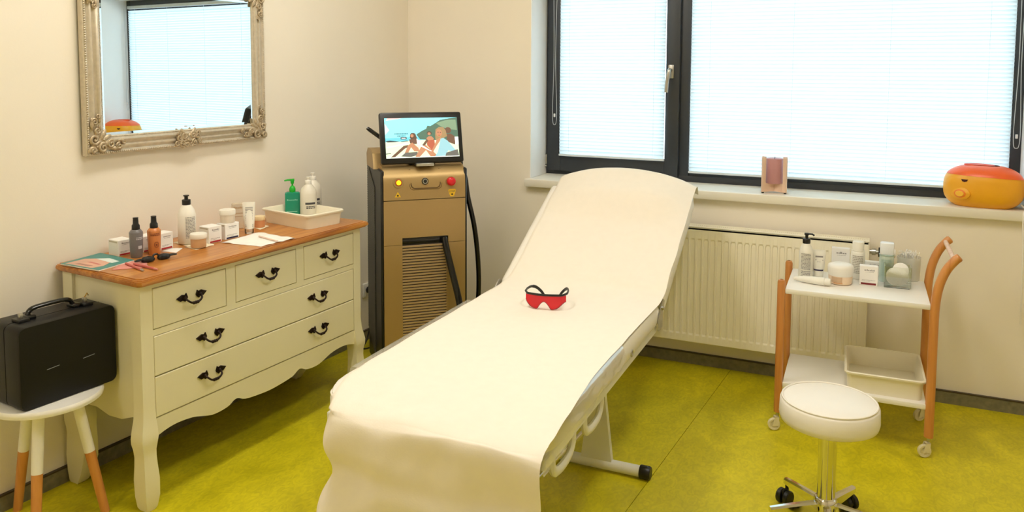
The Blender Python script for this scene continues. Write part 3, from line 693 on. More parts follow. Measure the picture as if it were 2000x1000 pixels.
# front skins with a cut-out for the hose recess
RL, RR_, RB, RT = .0886, .316, zf(.664), zf(.703)
b = B(); b.box(0, MW, -.002, .0135, RT+.001, zf(.8925)); b.box(0, RL, -.002, .0135, zf(.671), RT+.001); b.box(RR_, MW, -.002, .0135, zf(.671), RT+.001); b.mk('front_panel', GOLD, mc, smooth=0)
b = B(); b.box(0, RL, -.002, .0135, .078, zf(.6690)); b.box(RR_-.008, MW, -.002, .0135, .078, zf(.6690)); b.box(RL, RR_-.008, -.002, .0135, .078, .17); b.mk('front_panel', GOLD, mc, smooth=0)
B().rbox(RL, RR_, .010, .0125, RB, RT, .001).mk('recess', BLACKG, mc)
nl = 36
first = B().prism([(-.001, .0), (.0095, .0), (.0095, -.0095), (.002, -.0085)], (RL, 0, 0), (0, 1, 0), (0, 0, 1), (RR_-.008-RL, 0, 0)).mk('louver', GOLD_L, mc, smooth=0)
for i in range(nl):
    o = first if i == 0 else bpy.data.objects.new('louver', first.data)
    if i: COL.objects.link(o); o.parent = mc
    o.location.z = zf(.663)-i*.01396
B().box(RL, RR_-.008, .0105, .0122, .17, zf(.664)).mk('louver_backing', BLACK, mc, smooth=0)
# console: curves back at the top
cv = [(y_, zf(z_)) for y_, z_ in ((.0, .896), (-.001, .95), (.004, 1.0), (.018, 1.035), (.045, 1.058), (.10, 1.068), (.26, 1.075), (.30, 1.07), (.32, 1.04), (.32, .896))]
b = B().prism([(y, z) for y, z in cv], (0, -.001, 0), (0, 1, 0), (0, 0, 1), (MW, 0, 0)); con = b.mk('console', GOLD, mc, smooth=35)
def cs_y(z):
    for (y0, z0), (y1, z1) in zip(cv[:6], cv[1:6]):
        if z0 <= z <= z1: return y0+(y1-y0)*(z-z0)/(z1-z0)-.001
    return 0
def on_console(px, py):
    y = 0
    for _ in range(6): p = onm(px, py, y); y = cs_y(p.z)
    return p
# u-shaped groove around the key switch
gpts = []
for x, z in ((.138, 1.045), (.138, .97), (.143, .958), (.155, .951), (.27, .951), (.282, .958), (.287, .97), (.287, 1.045)): z = zf(z); gpts.append((x*.963, cs_y(z)-.0005, z))
B().tube(gpts, .0026, 6).mk('groove', M('gold_groove', (104, 80, 52), .4, .3), con)
B().tube([(p[0]+(.008 if p[0] > .2 else -.008), p[1], p[2]-(.006 if p[2] < zf(.96) else 0)) for p in gpts], .0012, 6).mk('groove', M('gold_groove'), con)
def dial(px, py, name, parts):
    p = on_console(px, py); prev = None
    for nm, mat, prof_ in parts:
        b = B(); b.X = Matrix.Translation(p) @ Matrix.Rotation(R(84), 4, 'X'); b.lathe(prof_, 24); o = b.mk(nm, mat, con if prev is None else prev); prev = prev or o
dial(778, 357, 'power', [('power_bezel', GOLD, [(.027, 0), (.027, .003), (.022, .005), (.020, .0045)]), ('power_ring', M('amber_ring', (190, 70, 20), .3), [(.0155, .003), (.0155, .008), (.013, .009)]), ('power_button', M('lit_amber', (255, 200, 30), .3, emit=2.2, ergb=(255, 190, 10)), [(.011, .006), (.011, .0105), (.006, .012)])])
dial(830, 354, 'key', [('key_switch', BLACKG, [(.0165, 0), (.0165, .004), (.014, .005)]), ('key_ring', SATIN, [(.0125, .004), (.0125, .0062), (.009, .0062)]), ('key_barrel', BLACK, [(.0085, .005), (.0085, .0075), (.005, .008)])])
dial(880, 354, 'stop', [('stop_collar', GOLD, [(.024, 0), (.024, .003)]), ('emergency_stop', M('stop_red', (205, 24, 36), .28, var=.04), [(.020, .003), (.0215, .008), (.0215, .02), (.017, .026), (.006, .029)])])
def text_part(txt, size, parent, p, mat, tilt=R(84)):
    cu = bpy.data.curves.new('t', 'FONT'); cu.body = txt; cu.size = size; cu.align_x = 'CENTER'; cu.align_y = 'CENTER'; cu.extrude = .0002
    to = bpy.data.objects.new('t', cu); me = bpy.data.meshes.new_from_object(to); me.name = 'lettering'; bpy.data.objects.remove(to)
    me.materials.clear(); me.materials.append(mat); o = bpy.data.objects.new('lettering', me); COL.objects.link(o); o.parent = parent; o.location = p; o.rotation_euler.x = tilt; return o
YEL = M('warning_yellow', (236, 190, 40), .4)
p = on_console(777, 381); b = B(); b.prism([(-.015, -.011), (.015, -.011), (0, .015)], (p.x, p.y-.0006, p.z), (1, 0, 0), (0, 0, 1), (0, .0005, 0)); wt = b.mk('warning_sticker', YEL, con, smooth=0)
b = B(); b.prism([(.0045*math.cos(a), .0045*math.sin(a)-.003) for a in [k*.7 for k in range(9)]], (p.x, p.y-.0009, p.z), (1, 0, 0), (0, 0, 1), (0, .0003, 0)); b.mk('warning_mark', BLACK, wt, smooth=0)
p = on_console(883, 376); b = B(); b.prism([(-.019, .014), (-.015, -.004), (-.009, -.018), (.009, -.018), (.015, -.004), (.019, .014), (.012, .018), (-.012, .018)], (p.x, p.y-.0006, p.z), (1, 0, 0), (0, 0, 1), (0, .0005, 0)); wt = b.mk('stop_sticker', YEL, con, smooth=0)
text_part('STOP', .0125, wt, (p.x, p.y-.0009, p.z+.006), DARKINK, R(90)); b = B(); b.prism([(.005*math.cos(a), .004*math.sin(a)-.008) for a in [k*.7 for k in range(9)]], (p.x, p.y-.0009, p.z), (1, 0, 0), (0, 0, 1), (0, .0003, 0)); b.mk('warning_mark', BLACK, wt, smooth=0)
# black ribbed side skins
for x0, x1, s_ in ((-.012, .004, -1), (MW-.004, MW+.012, 1)):
    b = B(); b.rbox(x0, x1, .006, MD, .05, 1.064, .006, 1); sk = b.mk('side_skin', BLACK, mc)
    b = B()
    xx = x0-.001 if s_ < 0 else x1+.001
    for i in range(76):
        z = .10+i*.0122
        b.prism([(.17, z), (MD-.006, z+.10), (MD-.006, z+.1055), (.17, z+.0055)], (xx, 0, 0), (0, 1, 0), (0, 0, 1), (s_*.003, 0, 0)) if z+.1055 < 1.06 else None
    b.mk('side_ribs', M('rib_black', (92, 90, 82), .3), sk, smooth=0)['kind'] = 'stuff'
for x, y in ((.03, .04), (MW-.03, .04), (.03, MD-.04), (MW-.03, MD-.04)):
    b = B(); b.X = Matrix.Translation((x, y, .024)) @ Matrix.Rotation(R(90), 4, 'Y'); b.lathe([(.006, -.014), (.022, -.014), (.024, -.01), (.024, .01), (.022, .014), (.006, .014)], 16); b.X = Matrix(); b.tube([(x, y, .03), (x, y, .05)], .009, 8); b.mk('caster', BLACK, mc)
# monitor
TILT = R(15)
mo = B(); MT = Matrix.Translation((.2013, .03, zf(1.074))) @ Matrix.Rotation(-TILT, 4, 'X')
mo.X = MT; mo.rbox(-.204, .204, -.004, .030, 0, .2525, .010, 2); mon = mo.mk('monitor', BLACK, mc)
b = B(); b.X = MT; b.rbox(-.145, .145, .026, .055, .03, .21, .012, 2); b.X = Matrix(); b.rbox(.135, .27, .06, .12, 1.075, 1.185, .012); b.mk('monitor_stand', BLACK, mc)
B().rbox(.158, .246, -.004, .06, zf(1.062), zf(1.076), .003).mk('stand_hinge', SATIN, mc)
SW, SH = .362, .1955
def emat(n_, c, k=.9): return M('screen_'+n_, c, .3, emit=k, ergb=c, var=0)
sm = [emat('sky', (128, 222, 238)), emat('sky_light', (190, 240, 244)), emat('sea', (96, 178, 196)), emat('sand', (196, 214, 186)), emat('hill', (70, 98, 84)), emat('hill_light', (112, 136, 112)), emat('skin', (166, 118, 90)), emat('skin_dark', (96, 70, 56)), emat('hair', (78, 62, 48)), emat('hair_light', (142, 118, 84)), emat('shirt', (134, 178, 192)), emat('red', (158, 84, 62)), emat('rock', (92, 92, 88)), emat('white', (228, 236, 232)), emat('ink', (44, 52, 58)), emat('pink', (214, 176, 176))]
b = B(); b.X = MT; lay = [0]
def poly(m_, pts, n_=None):      # screen coordinates 0..1500 x 0..1000 as seen in an upright close-up
    lay[0] += 1; b.m = m_; y = -.0046-.00003*lay[0]
    b.add([(-SW/2+SW*u/1000, y, .027+SH*(1-v/1000)) for u, v in pts], [tuple(range(len(pts)))])
def el(m_, cx_, cy_, rx, ry, k=14): poly(m_, [(cx_+rx*math.cos(2*math.pi*i/k), cy_+ry*math.sin(2*math.pi*i/k)) for i in range(k)][::-1])
poly(0, [(0, 1000), (1000, 1000), (1000, 0), (0, 0)]); poly(15, [(20, 60), (180, 20), (240, 0), (40, 0)][::-1]); poly(1, [(0, 120), (60, 300), (0, 420)][::-1])
poly(2, [(0, 500), (430, 480), (1000, 520), (1000, 640), (0, 640)][::-1])
poly(3, [(0, 600), (200, 590), (500, 560), (1000, 560), (1000, 1000), (0, 1000)][::-1])
poly(4, [(420, 420), (500, 330), (560, 280), (580, 200), (620, 215), (700, 130), (760, 60), (860, 30), (1000, 0), (1000, 620), (600, 560), (470, 545)][::-1]); poly(5, [(700, 140), (860, 60), (980, 60), (990, 330), (860, 300), (760, 220)][::-1])
poly(14, [(0, 570), (60, 560), (130, 575), (190, 585), (130, 600), (30, 605)][::-1]); poly(14, [(200, 590), (290, 572), (310, 585), (220, 600)][::-1]); poly(13, [(20, 720), (260, 640), (300, 650), (30, 740)][::-1]); poly(12, [(0, 880), (60, 870), (70, 890), (0, 900)][::-1])
poly(8, [(335, 420), (350, 385), (385, 378), (410, 400), (425, 500), (440, 560), (350, 560), (330, 490)][::-1]); el(6, 362, 450, 22, 42); poly(7, [(320, 540), (420, 520), (460, 640), (400, 660), (330, 640)][::-1]); poly(13, [(420, 520), (470, 600), (450, 690), (425, 650)][::-1])
poly(7, [(60, 980), (240, 700), (300, 680), (330, 720), (260, 760), (120, 970)][::-1]); poly(6, [(250, 880), (300, 690), (360, 620), (440, 760), (450, 850), (380, 840), (340, 740), (290, 900)][::-1]); poly(12, [(200, 960), (260, 870), (420, 860), (440, 930), (330, 980)][::-1])
el(8, 600, 395, 34, 52); el(6, 598, 410, 22, 38); poly(6, [(555, 520), (590, 470), (625, 470), (660, 530), (640, 590), (570, 590)][::-1]); poly(11, [(560, 580), (665, 560), (670, 760), (620, 830), (560, 700)][::-1]); poly(7, [(480, 720), (560, 540), (580, 580), (520, 730)][::-1])
poly(6, [(390, 985), (480, 720), (540, 690), (640, 860), (700, 985), (600, 985), (540, 820), (450, 985)][::-1]); poly(13, [(490, 690), (600, 830), (640, 850), (630, 870), (570, 820), (470, 720)][::-1])
el(7, 862, 330, 46, 80); poly(7, [(840, 430), (900, 420), (960, 500), (950, 700), (840, 620)][::-1]); poly(13, [(950, 500), (1000, 500), (1000, 690), (955, 690)][::-1])
poly(9, [(680, 420), (690, 300), (740, 240), (800, 250), (830, 330), (845, 480), (800, 520), (700, 620), (680, 540)][::-1]); el(6, 735, 395, 42, 95); poly(6, [(700, 560), (760, 500), (740, 600), (690, 720), (640, 860), (600, 900), (640, 760)][::-1]); el(14, 722, 375, 10, 8); el(14, 755, 380, 10, 8); el(11, 735, 455, 14, 8)
poly(10, [(750, 540), (790, 520), (850, 600), (960, 860), (930, 900), (850, 840), (800, 980), (660, 985), (700, 880), (730, 700)][::-1]); poly(12, [(820, 900), (980, 820), (1000, 1000), (800, 1000)][::-1]); poly(13, [(0, 985), (1000, 985), (1000, 1000), (0, 1000)][::-1])
for v, u0, u1 in ((385, 125, 295), (440, 160, 275)):
    u = u0
    while u < u1: k = random.uniform(8, 22); poly(14, [(u, v), (u+k, v), (u+k, v+22), (u, v+22)][::-1]); u += k+5
poly(14, [(205, 480), (285, 480), (285, 535), (205, 535)][::-1]); poly(13, [(218, 497), (272, 497), (272, 520), (218, 520)][::-1])
b.mk('screen', sm, mon, smooth=0)
# hoses and hand piece
hz = [onm(868, 464, .0), onm(873, 490, -.02), onm(884, 535, -.05), onm(897, 590, -.09), onm(905, 650, -.12), onm(900, 720, -.14)]
hz[0].y = .004; B().tube(smooth_path(hz, 6), .0165, 12).mk('front_hose', BLACKG, mc)
fdv = Vector((math.sin(R(AZ)), math.cos(R(AZ)), 0)); nbv = Vector((-fdv.y, fdv.x, 0))
def onmx(x, y, lx): d = ray(x, y); q_ = CAM+d*(((PM-CAM).dot(fdv)+lx)/d.dot(fdv))-PM; return Vector((q_.dot(fdv), q_.dot(nbv), q_.z))
hz = [Vector((MW+.005, .12, 1.068))]+[onm(x, y, .10) for x, y in ((908, 345), (914, 385), (926, 440), (933, 500), (935, 560), (930, 620), (915, 690))]
B().tube(smooth_path(hz, 6), .0125, 12).mk('side_hose', BLACKG, mc)
B().rbox(MW-.01, MW+.016, .09, .15, 1.04, 1.088, .006).mk('hose_socket', BLACK, mc)
p1_ = onm(717, 250, .17); p2_ = onm(752, 275, .14); hp = B().tube([p1_, p1_.lerp(p2_, .12), p2_], [.010, .0125, .0135], 12, flat=.8).mk('hand_piece', BLACKG, mc)
b = B(); b.prism([(.10, 1.06), (.30, 1.06), (.31, 1.118), (.27, 1.15), (.20, 1.155), (.13, 1.135)], (-.03, 0, 0), (0, 1, 0), (0, 0, 1), (.06, 0, 0)); b.mk('hand_piece_holder', GOLD, mc, smooth=30)
# mains lead to the wall socket
so = glob(.0, 3.488, .291)
ws = thing('wall_socket', 'white wall socket with a black plug between dresser and laser machine', 'socket', so, -DL)
B().rbox(.0003, .011, -.040, .040, -.040, .040, .003).mk('plate', WHITE, ws)
b = B(); b.X = Matrix.Translation((.011, .0, 0)) @ Matrix.Rotation(R(90), 4, 'Y'); b.lathe([(.019, 0), (.019, .022), (.012, .034)], 16); b.mk('plug', BLACK, ws)
q0 = glob(.045, 3.488, .29); q1 = glob(.07, 3.46, .20); q2 = glob(.075, 3.40, .05); q3 = glob(.10, 3.33, .012); q4 = glob(.16, 3.36, .03)
tl = lambda p: Vector(((p-PM).dot(fdv), (p-PM).dot(nbv), p.z))
B().tube(smooth_path([tl(p) for p in (q0, q1, q2, q3, q4)], 8), .0045, 8).mk('mains_lead', BLACK, mc)

# ================================================================== TROLLEY
tr = thing('trolley', 'two tier beech and white serving trolley on casters by the radiator', 'trolley', (-.29, 3.475, 0))
TW, TD = .577, .365
for y, z in ((0, .662), (TD, .662)):
    lg = B().lathe([(.0, .082), (.0155, .082), (.0165, .086), (.0165, z-.012), (.013, z-.003), (.006, z)], 16, (0, y, 0), caps=False).mk('post', BEECH, tr)
hp_ = [(TW, .084), (TW, .30), (TW, .52), (TW+.002, .62), (TW+.012, .70), (TW+.034, .765), (TW+.062, .808), (TW+.080, .826)]
for y in (0, TD):
    pts = smooth_path([(x, y, z) for x, z in hp_], 6); B().tube(pts, [.0175]*(len(pts)-2)+[.016, .011], 14).mk('handle_post', BEECH, tr)
B().tube([(TW+.060, 0.008, .812), (TW+.060, TD-.008, .812)], .0095, 12).mk('grip_bar', BIRCH, tr)
for z, nm in ((.603, 'top_shelf'), (.195, 'bottom_shelf')): B().rbox(.016, TW-.014, -.008, TD+.008, z, z+.022, .004).mk(nm, WHITE, tr)
for x, y, sw in ((0, 0, 200), (TW, 0, 200), (0, TD, 160), (TW, TD, 215)):
    b = B(); b.tube([(x, y, .058), (x, y, .084)], .006, 8); c_ = b.mk('caster', SATIN, tr)
    a = R(sw); ox, oy = .014*math.cos(a), .014*math.sin(a)
    b = B(); b.X = Matrix.Translation((x+ox, y+oy, .0265)) @ Matrix.Rotation(a, 4, 'Z') @ Matrix.Rotation(R(90), 4, 'X'); b.lathe([(.005, -.006), (.016, -.004), (.018, -.008), (.0245, -.008), (.026, -.004), (.026, .004), (.0245, .008), (.018, .008), (.016, .004), (.005, .006)], 22); b.mk('wheel', M('wheel_plastic', (226, 216, 180), .4), c_)
    b = B(); b.X = Matrix.Translation((x+ox*.6, y+oy*.6, .040)) @ Matrix.Rotation(a, 4, 'Z')
    for s_ in (-1, 1): b.prism([(-.012, -.018), (.014, -.018), (.004, .022), (-.014, .022)], (0, s_*.0105, 0), (1, 0, 0), (0, 0, 1), (0, s_*.0015, 0))
    b.box(-.014, .004, -.012, .012, .02, .022); b.mk('fork', M('wheel_plastic'), c_, smooth=0)

# ================================================================== SMALL THINGS
def rrect(x0, x1, y0, y1, r, k=5):
    out = []
    for cx_, cy_, a0 in ((x1-r, y1-r, 0), (x0+r, y1-r, 90), (x0+r, y0+r, 180), (x1-r, y0+r, 270)):
        for i in range(k): a = R(a0+90*i/(k-1)); out.append((cx_+r*math.cos(a), cy_+r*math.sin(a)))
    return out
def tray(name, label, p, rotz, w_, d_, h_, mat, mat_in, rim=.012, grp=None):
    # open tray with sloping sides and a rolled rim
    b = B(); n = 20
    def ring(i, z): return [(x, y, z) for x, y in rrect(-w_/2+i, w_/2-i, -d_/2+i, d_/2-i, max(.004, .022-i*.3))]
    rings = [ring(.020, 0), ring(.012, .0), ring(.006, h_-.012), ring(-.002, h_-.010), ring(-.003, h_-.003), ring(.0, h_), ring(.006, h_), ring(.010, h_-.006), ring(.018, .006), ring(.03, .004)]
    vs = [q_ for r_ in rings for q_ in r_]; fs = [tuple(reversed(range(n))), tuple(range((len(rings)-1)*n, len(rings)*n))]
    for j in range(len(rings)-1): fs += [(j*n+i, j*n+(i+1) % n, (j+1)*n+(i+1) % n, (j+1)*n+i) for i in range(n)]
    b.add(vs, fs); return tag(b.mk(name, mat, None, smooth=35, loc_=p, rotz=rotz), label, 'tray', grp)
def scribble(parent, rows, x0, x1, y, mat, name='print', zsign=1):
    b = B()
    for z, h_, a, c, kind in rows:
        if kind == 'bar': b.box(x0+(x1-x0)*a, x0+(x1-x0)*c, y-.0003, y, z, z+h_)
        else:
            x = x0+(x1-x0)*a; xe = x0+(x1-x0)*c
            while x < xe:
                k = min(random.uniform(.5, 1.3)*h_, xe-x); hh_ = h_*random.choice((.62, .66, .7, 1.0)); b.box(x, x+k*.8, y-.0003, y, z, z+hh_); x += k
    return b.mk(name, mat, parent, smooth=0)
def carton(label, p, rotz, w_, d_, h_, stripe=None, grp='white product boxes'):
    t = thing('product_box', label, 'box', p, rotz, grp)
    b = B().rbox(-w_/2, w_/2, -d_/2, d_/2, 0, h_, .0012, 1); body = b.mk('carton', BOXM, t, smooth=0)
    B().box(-w_/2-.0004, -w_/2+.003, -d_/2+.006, d_/2-.006, h_-.010, h_-.004).mk('tuck_flap', M('carton_edge', (196, 186, 168), .7), t, smooth=0)
    scribble(body, [(h_*.76, h_*.085, .26, .82, 'word')], -w_/2, w_/2, -d_/2, GREYINK)
    scribble(body, [(h_*.69, h_*.022, .3, .78, 'word'), (h_*.27, h_*.028, .14, .86, 'word'), (h_*.21, h_*.022, .14, .6, 'word')], -w_/2, w_/2, -d_/2, GREYINK)
    if stripe: B().box(-w_/2*.82, w_/2*.82, -d_/2-.0005, -d_/2+.001, h_*.04, h_*.14).mk('colour_stripe', stripe, body, smooth=0)
    return t
def cyl_print(b, r, sy, rows, seg=8):
    for a0, a1, z0, z1 in rows:
        vs = []
        for k in range(seg+1):
            a = R(-90+a0+(a1-a0)*k/seg); vs += [(r*math.cos(a), r*sy*math.sin(a), z0), (r*math.cos(a), r*sy*math.sin(a), z1)]
        b.add(vs, [(2*k, 2*k+2, 2*k+3, 2*k+1) for k in range(seg)])
def text_rows(z0, z1, n, a=-38, c=38):
    out = []; dz = (z1-z0)/n
    for i in range(n):
        x = a
        while x < c-2: k = random.uniform(4, 16); out.append((x, min(x+k, c), z0+i*dz, z0+i*dz+dz*.58)); x += k+2.2
    return out
def pump(t, z, r, mat, style, dirn=0.):
    if style == 'disc':
        B().lathe([(r*.9, z), (r, z+.002), (r, z+r*1.25), (r*.96, z+r*1.3), (r*.45, z+r*1.3), (r*.42, z+r*2.1), (r*.66, z+r*2.15), (r*.68, z+r*2.4), (0, z+r*2.42)], 18, caps=False).mk('pump', mat, t)
    elif style == 'cyl':
        B().lathe([(r, z-.001), (r, z+r*1.5), (r*.94, z+r*1.6), (0, z+r*1.62)], 22, caps=False).mk('cap', mat, t)
    elif style == 'cone':
        B().lathe([(r, z), (r*1.02, z+.002), (r*.98, z+r*1.1), (r*.72, z+r*1.5), (r*.66, z+r*2.9), (r*.7, z+r*2.95), (r*.68, z+r*3.15), (0, z+r*3.2)], 18, caps=False).mk('pump', mat, t)
    else:
        b = B().lathe([(r*.9, z), (r, z+.002), (r, z+r*1.2), (r*.9, z+r*1.35), (r*.4, z+r*1.4), (r*.38, z+r*2.3), (r*.6, z+r*2.3), (r*.6, z+r*2.8), (0, z+r*2.85)], 18, caps=False)
        b.tube([(0, 0, z+r*2.62), (r*1.4*math.cos(dirn), r*1.4*math.sin(dirn), z+r*2.6), (r*1.9*math.cos(dirn), r*1.9*math.sin(dirn), z+r*2.25)], r*.24, 8); b.mk('pump', mat, t)
def bottle(name, label, p, rotz, r, h, mat, neck=.45, sy=1., cap=None, capm=None, capr=None, rows=None, ink=None, grp=None, taper=1., dirn=0., cat='bottle', sh_=.16):
    t = thing(name, label, cat, p, rotz, grp)
    pr = [(0, 0), (r*taper*.92, 0), (r*taper, .003), (r*(taper+1)/2, h*.45), (r, h*(1-sh_)*.97), (r*.97, h*(1-sh_)), (r*.82, h*(1-sh_*.5)), (r*neck*1.15, h*(1-sh_*.12)), (r*neck, h), (0, h)]
    body = B().lathe(pr, 28, sy=sy, caps=False).mk('body', mat, t, smooth=50)
    if cap: pump(t, h*.995, capr or r*neck*1.25, capm, cap, dirn)
    if rows:
        b = B(); cyl_print(b, r*max(1, taper)+.0005, sy, rows); b.mk('label_print', ink or GREYINK, body, smooth=60)
    return t, body
def jar(name, label, p, rotz, r, h, mat, lidm, lidh, lidr=1.03, grp=None, band=None):
    t = thing(name, label, 'jar', p, rotz, grp)
    bo = B().lathe([(0, 0), (r*.9, 0), (r*.96, .003), (r*.98, h-lidh), (0, h-lidh)], 28, caps=False).mk('body', mat, t, smooth=50)
    B().lathe([(0, h-lidh), (r*lidr*.98, h-lidh), (r*lidr, h-lidh+.002), (r*lidr, h-.004), (r*lidr*.95, h-.0008), (0, h)], 28, caps=False).mk('lid', lidm, t, smooth=50)
    if band: b = B(); cyl_print(b, r*.985+.0004, 1, band[0]); b.mk('label_print', band[1], bo, smooth=60)
    return t
def sheet(name, label, cat, corners, mat, z, amp=.003, n=14, seed=0., grp=None, thick=.0008):
    b = B(); c = [Vector(q_) for q_ in corners]
    def fn(u, v):
        p = (c[0]*(1-u)+c[1]*u)*(1-v)+(c[3]*(1-u)+c[2]*u)*v
        e = max(abs(u-.5), abs(v-.5))*2
        p = p + Vector((noise.noise(Vector((u*4, v*4, seed)))*amp*2*e, noise.noise(Vector((u*4, v*4, seed+5)))*amp*2*e, 0))
        return (p.x, p.y, z+thick+abs(noise.noise(Vector((u*3, v*3, seed+9))))*amp*e**2)
    b.grid(n, n, fn); o = b.mk(name, mat, smooth=80); m_ = o.modifiers.new('thickness', 'SOLIDIFY'); m_.thickness = thick; m_.offset = -1
    return tag(o, label, cat, grp)

TZ = DT+.0003
def dt(x, y): return onz(x, y, TZ)
# --- magazine, leaflets, pencils, goggles
c = [dt(118, 517), dt(193, 530), dt(262, 510), dt(196, 496)]
for q_ in c: q_.z = 0
mg = thing('magazine', 'magazine with teal cover and face photograph at the dresser corner', 'magazine', (0, 0, 0))
b = B(); b.prism([(q_.x, q_.y) for q_ in c], (0, 0, TZ), (1, 0, 0), (0, 1, 0), (0, 0, .004)); b.mk('pages', M('magazine_pages', (236, 232, 222), .6), mg, smooth=0)
b = B(); b.prism([(q_.x, q_.y) for q_ in c], (0, 0, TZ+.004), (1, 0, 0), (0, 1, 0), (0, 0, .0006)); cov = b.mk('cover', M('teal_cover', (24, 128, 122), .3, var=.05), mg, smooth=0)
def onmag(poly, mat, dz, nm):
    P = [((c[0]*(1-u)+c[1]*u)*(1-v)+(c[3]*(1-u)+c[2]*u)*v) for u, v in poly]; b = B(); b.prism([(q_.x, q_.y) for q_ in P], (0, 0, TZ+.0046+dz), (1, 0, 0), (0, 1, 0), (0, 0, .0002)); b.mk(nm, mat, cov, smooth=0)
onmag([(.08, .05), (.78, .05), (.84, .3), (.74, .62), (.4, .72), (.12, .5)], M('cover_skin', (214, 164, 140), .35, var=.12, scale=9), 0, 'cover_photo')
onmag([(.25, .12), (.6, .12), (.66, .2), (.3, .2)], M('cover_shadow', (168, 112, 92), .35), .0002, 'cover_photo')
onmag([(.35, .34), (.7, .30), (.72, .36), (.4, .40)], M('cover_lips', (196, 104, 96), .35), .0002, 'cover_photo')
onmag([(.3, .62), (.82, .55), (.84, .74), (.5, .8)], M('cover_white', (222, 232, 228), .4), .0002, 'cover_photo')
PINK = M('pink_paper', (214, 140, 128), .5, var=.06)
sheet('leaflet', 'pink folded leaflet beside the magazine', 'leaflet', [dt(218, 528), dt(290, 522), dt(285, 510), dt(240, 512)], PINK, TZ, .002, 8, 2.)
for i, (a, e, lab) in enumerate((((246, 517), (281, 531), 'front pink cosmetic pencil with silver tip lying by the goggles'), ((262, 518), (308, 529), 'rear pink cosmetic pencil lying under the goggles'))):
    A_, E_ = dt(*a), dt(*e); A_.z = E_.z = TZ+.0052; d = E_-A_
    t = thing('cosmetic_pencil', lab, 'pencil', A_, 0, 'pink pencils on the dresser')
    B().tube([Vector((0, 0, 0)), d*.86], .0042, 8).mk('barrel', M('pink_lacquer', (196, 96, 88), .35), t); B().tube([d*.86, d*.93, d], [.0042, .004, .0022], 8).mk('tip', SATIN if i == 0 else PINK, t)
A_, E_ = dt(270, 515), dt(338, 502); d = (E_-A_); ln = d.length; ctr = (A_+E_)/2
go = thing('eye_goggles', 'small black protective eye goggles lying on the dresser top', 'goggles', (ctr.x, ctr.y, TZ), math.atan2(d.y, d.x))
for s_ in (-1, 1):
    cu = B().lathe([(0, .001), (.016, .001), (.021, .004), (.022, .010), (.017, .018), (.0, .022)], 20, (s_*.030, 0, 0), sx=1.15, sy=.85, caps=False).mk('eye_cup', BLACK, go)
    B().tube(smooth_path([(s_*.05, -.004, .010), (s_*.068, -.012, .012), (s_*.078, -.002, .010), (s_*.068, .010, .010), (s_*.05, .006, .012)], 5), .0028, 8).mk('strap_loop', BLACK, cu)
B().tube(smooth_path([(-.012, 0, .012), (-.006, .002, .022), (.006, .002, .022), (.012, 0, .012)], 5), .0035, 8).mk('nose_bridge', BLACK, go)
# --- dresser boxes and bottles
R0 = -DL+R(90)                                             # fronts face out of the wall
def box_m(px, py, w_, d_, h_, rot, stripe, label):
    p = onz(px, py, TZ); ax = Vector((math.cos(rot+R(90)), math.sin(rot+R(90)), 0)); q_ = p+ax*d_/2
    return carton(label, (q_.x, q_.y, TZ), rot, w_, d_, h_, stripe)
box_m(245, 498.5, .056, .064, .060, R0-R(4), REDINK, 'white product box behind the magazine at the dresser end')
box_m(292, 491.5, .056, .055, .062, R0-R(3), REDINK, 'white product box half hidden between the grey and orange bottles')
box_m(326, 487, .058, .055, .066, R0-R(2), REDINK, 'white product box with red stripe just right of the orange bottle')
box_m(421, 474, .064, .060, .068, R0-R(2), REDINK, 'white product box with red stripe behind the beige cream jar')
eb = box_m(454, 466, .072, .055, .066, R0-R(2), NAVYINK, 'white product box with navy stripe carrying a cream jar')
DGREY = M('grey_bottle', (116, 112, 114), .3, var=.03); ORG = M('orange_bottle', (208, 130, 72), .25, var=.04)
p = dt(267, 502); k = mpp(p); bottle('pump_bottle', 'grey cosmetic bottle with black cap on the dresser', p, face_cam(p), 12.6*k, 55*k, DGREY, .62, cap='cone', capm=BLACK, capr=7.4*k, rows=text_rows(36*k, 42*k, 2, 0, 60)+[(15, 50, 18*k, 24*k)], ink=M('pale_ink', (200, 196, 200), .5), grp='cosmetic bottles', taper=.88, sh_=.09)
p = dt(302, 496); k = mpp(p); bottle('pump_bottle', 'orange cosmetic bottle with black cap on the dresser', p, face_cam(p), 12.6*k, 52*k, ORG, .62, cap='cone', capm=BLACK, capr=7.4*k, rows=text_rows(38*k, 44*k, 2, -30, 50)+[(8, 28, 15*k, 16.2*k), (2, 8, 16.2*k, 18*k), (28, 34, 16.2*k, 18*k), (-1, 3, 18*k, 23*k), (33, 37, 18*k, 23*k), (2, 8, 23*k, 24.8*k), (28, 34, 23*k, 24.8*k), (8, 28, 24.8*k, 26*k), (11, 25, 18.5*k, 21.5*k)], ink=M('brown_ink', (130, 62, 30), .5), grp='cosmetic bottles', taper=.88, sh_=.09)
sheet('napkin', 'small cream napkin under the tall white pump bottle', 'napkin', [dt(338, 474), dt(366, 481), dt(396, 474), dt(368, 468)], M('napkin_paper', (240, 226, 196), .8), TZ, .002, 10, 1., 'small napkins')
p = onz(366, 474, TZ+.0032); k = mpp(p); bottle('pump_bottle', 'tall white bottle with black pump and grey print on the dresser', p, face_cam(p), 16.8*k, 75*k, PLAST, .5, cap='disc', capm=BLACK, capr=8*k, rows=text_rows(12*k, 54*k, 15, -8, 62), grp='cosmetic bottles', sh_=.24)
sheet('paper_card', 'small white card beside the goggles on the dresser', 'card', [dt(316, 491), dt(344, 494), dt(357, 485), dt(334, 485)], BOXM, TZ, .001, 8, 4.)
sheet('napkin', 'cream napkin with scalloped edge under the beige jar', 'napkin', [dt(362, 483), dt(382, 488), dt(418, 479), dt(394, 470)], M('napkin_paper'), TZ, .004, 12, 7., 'small napkins')
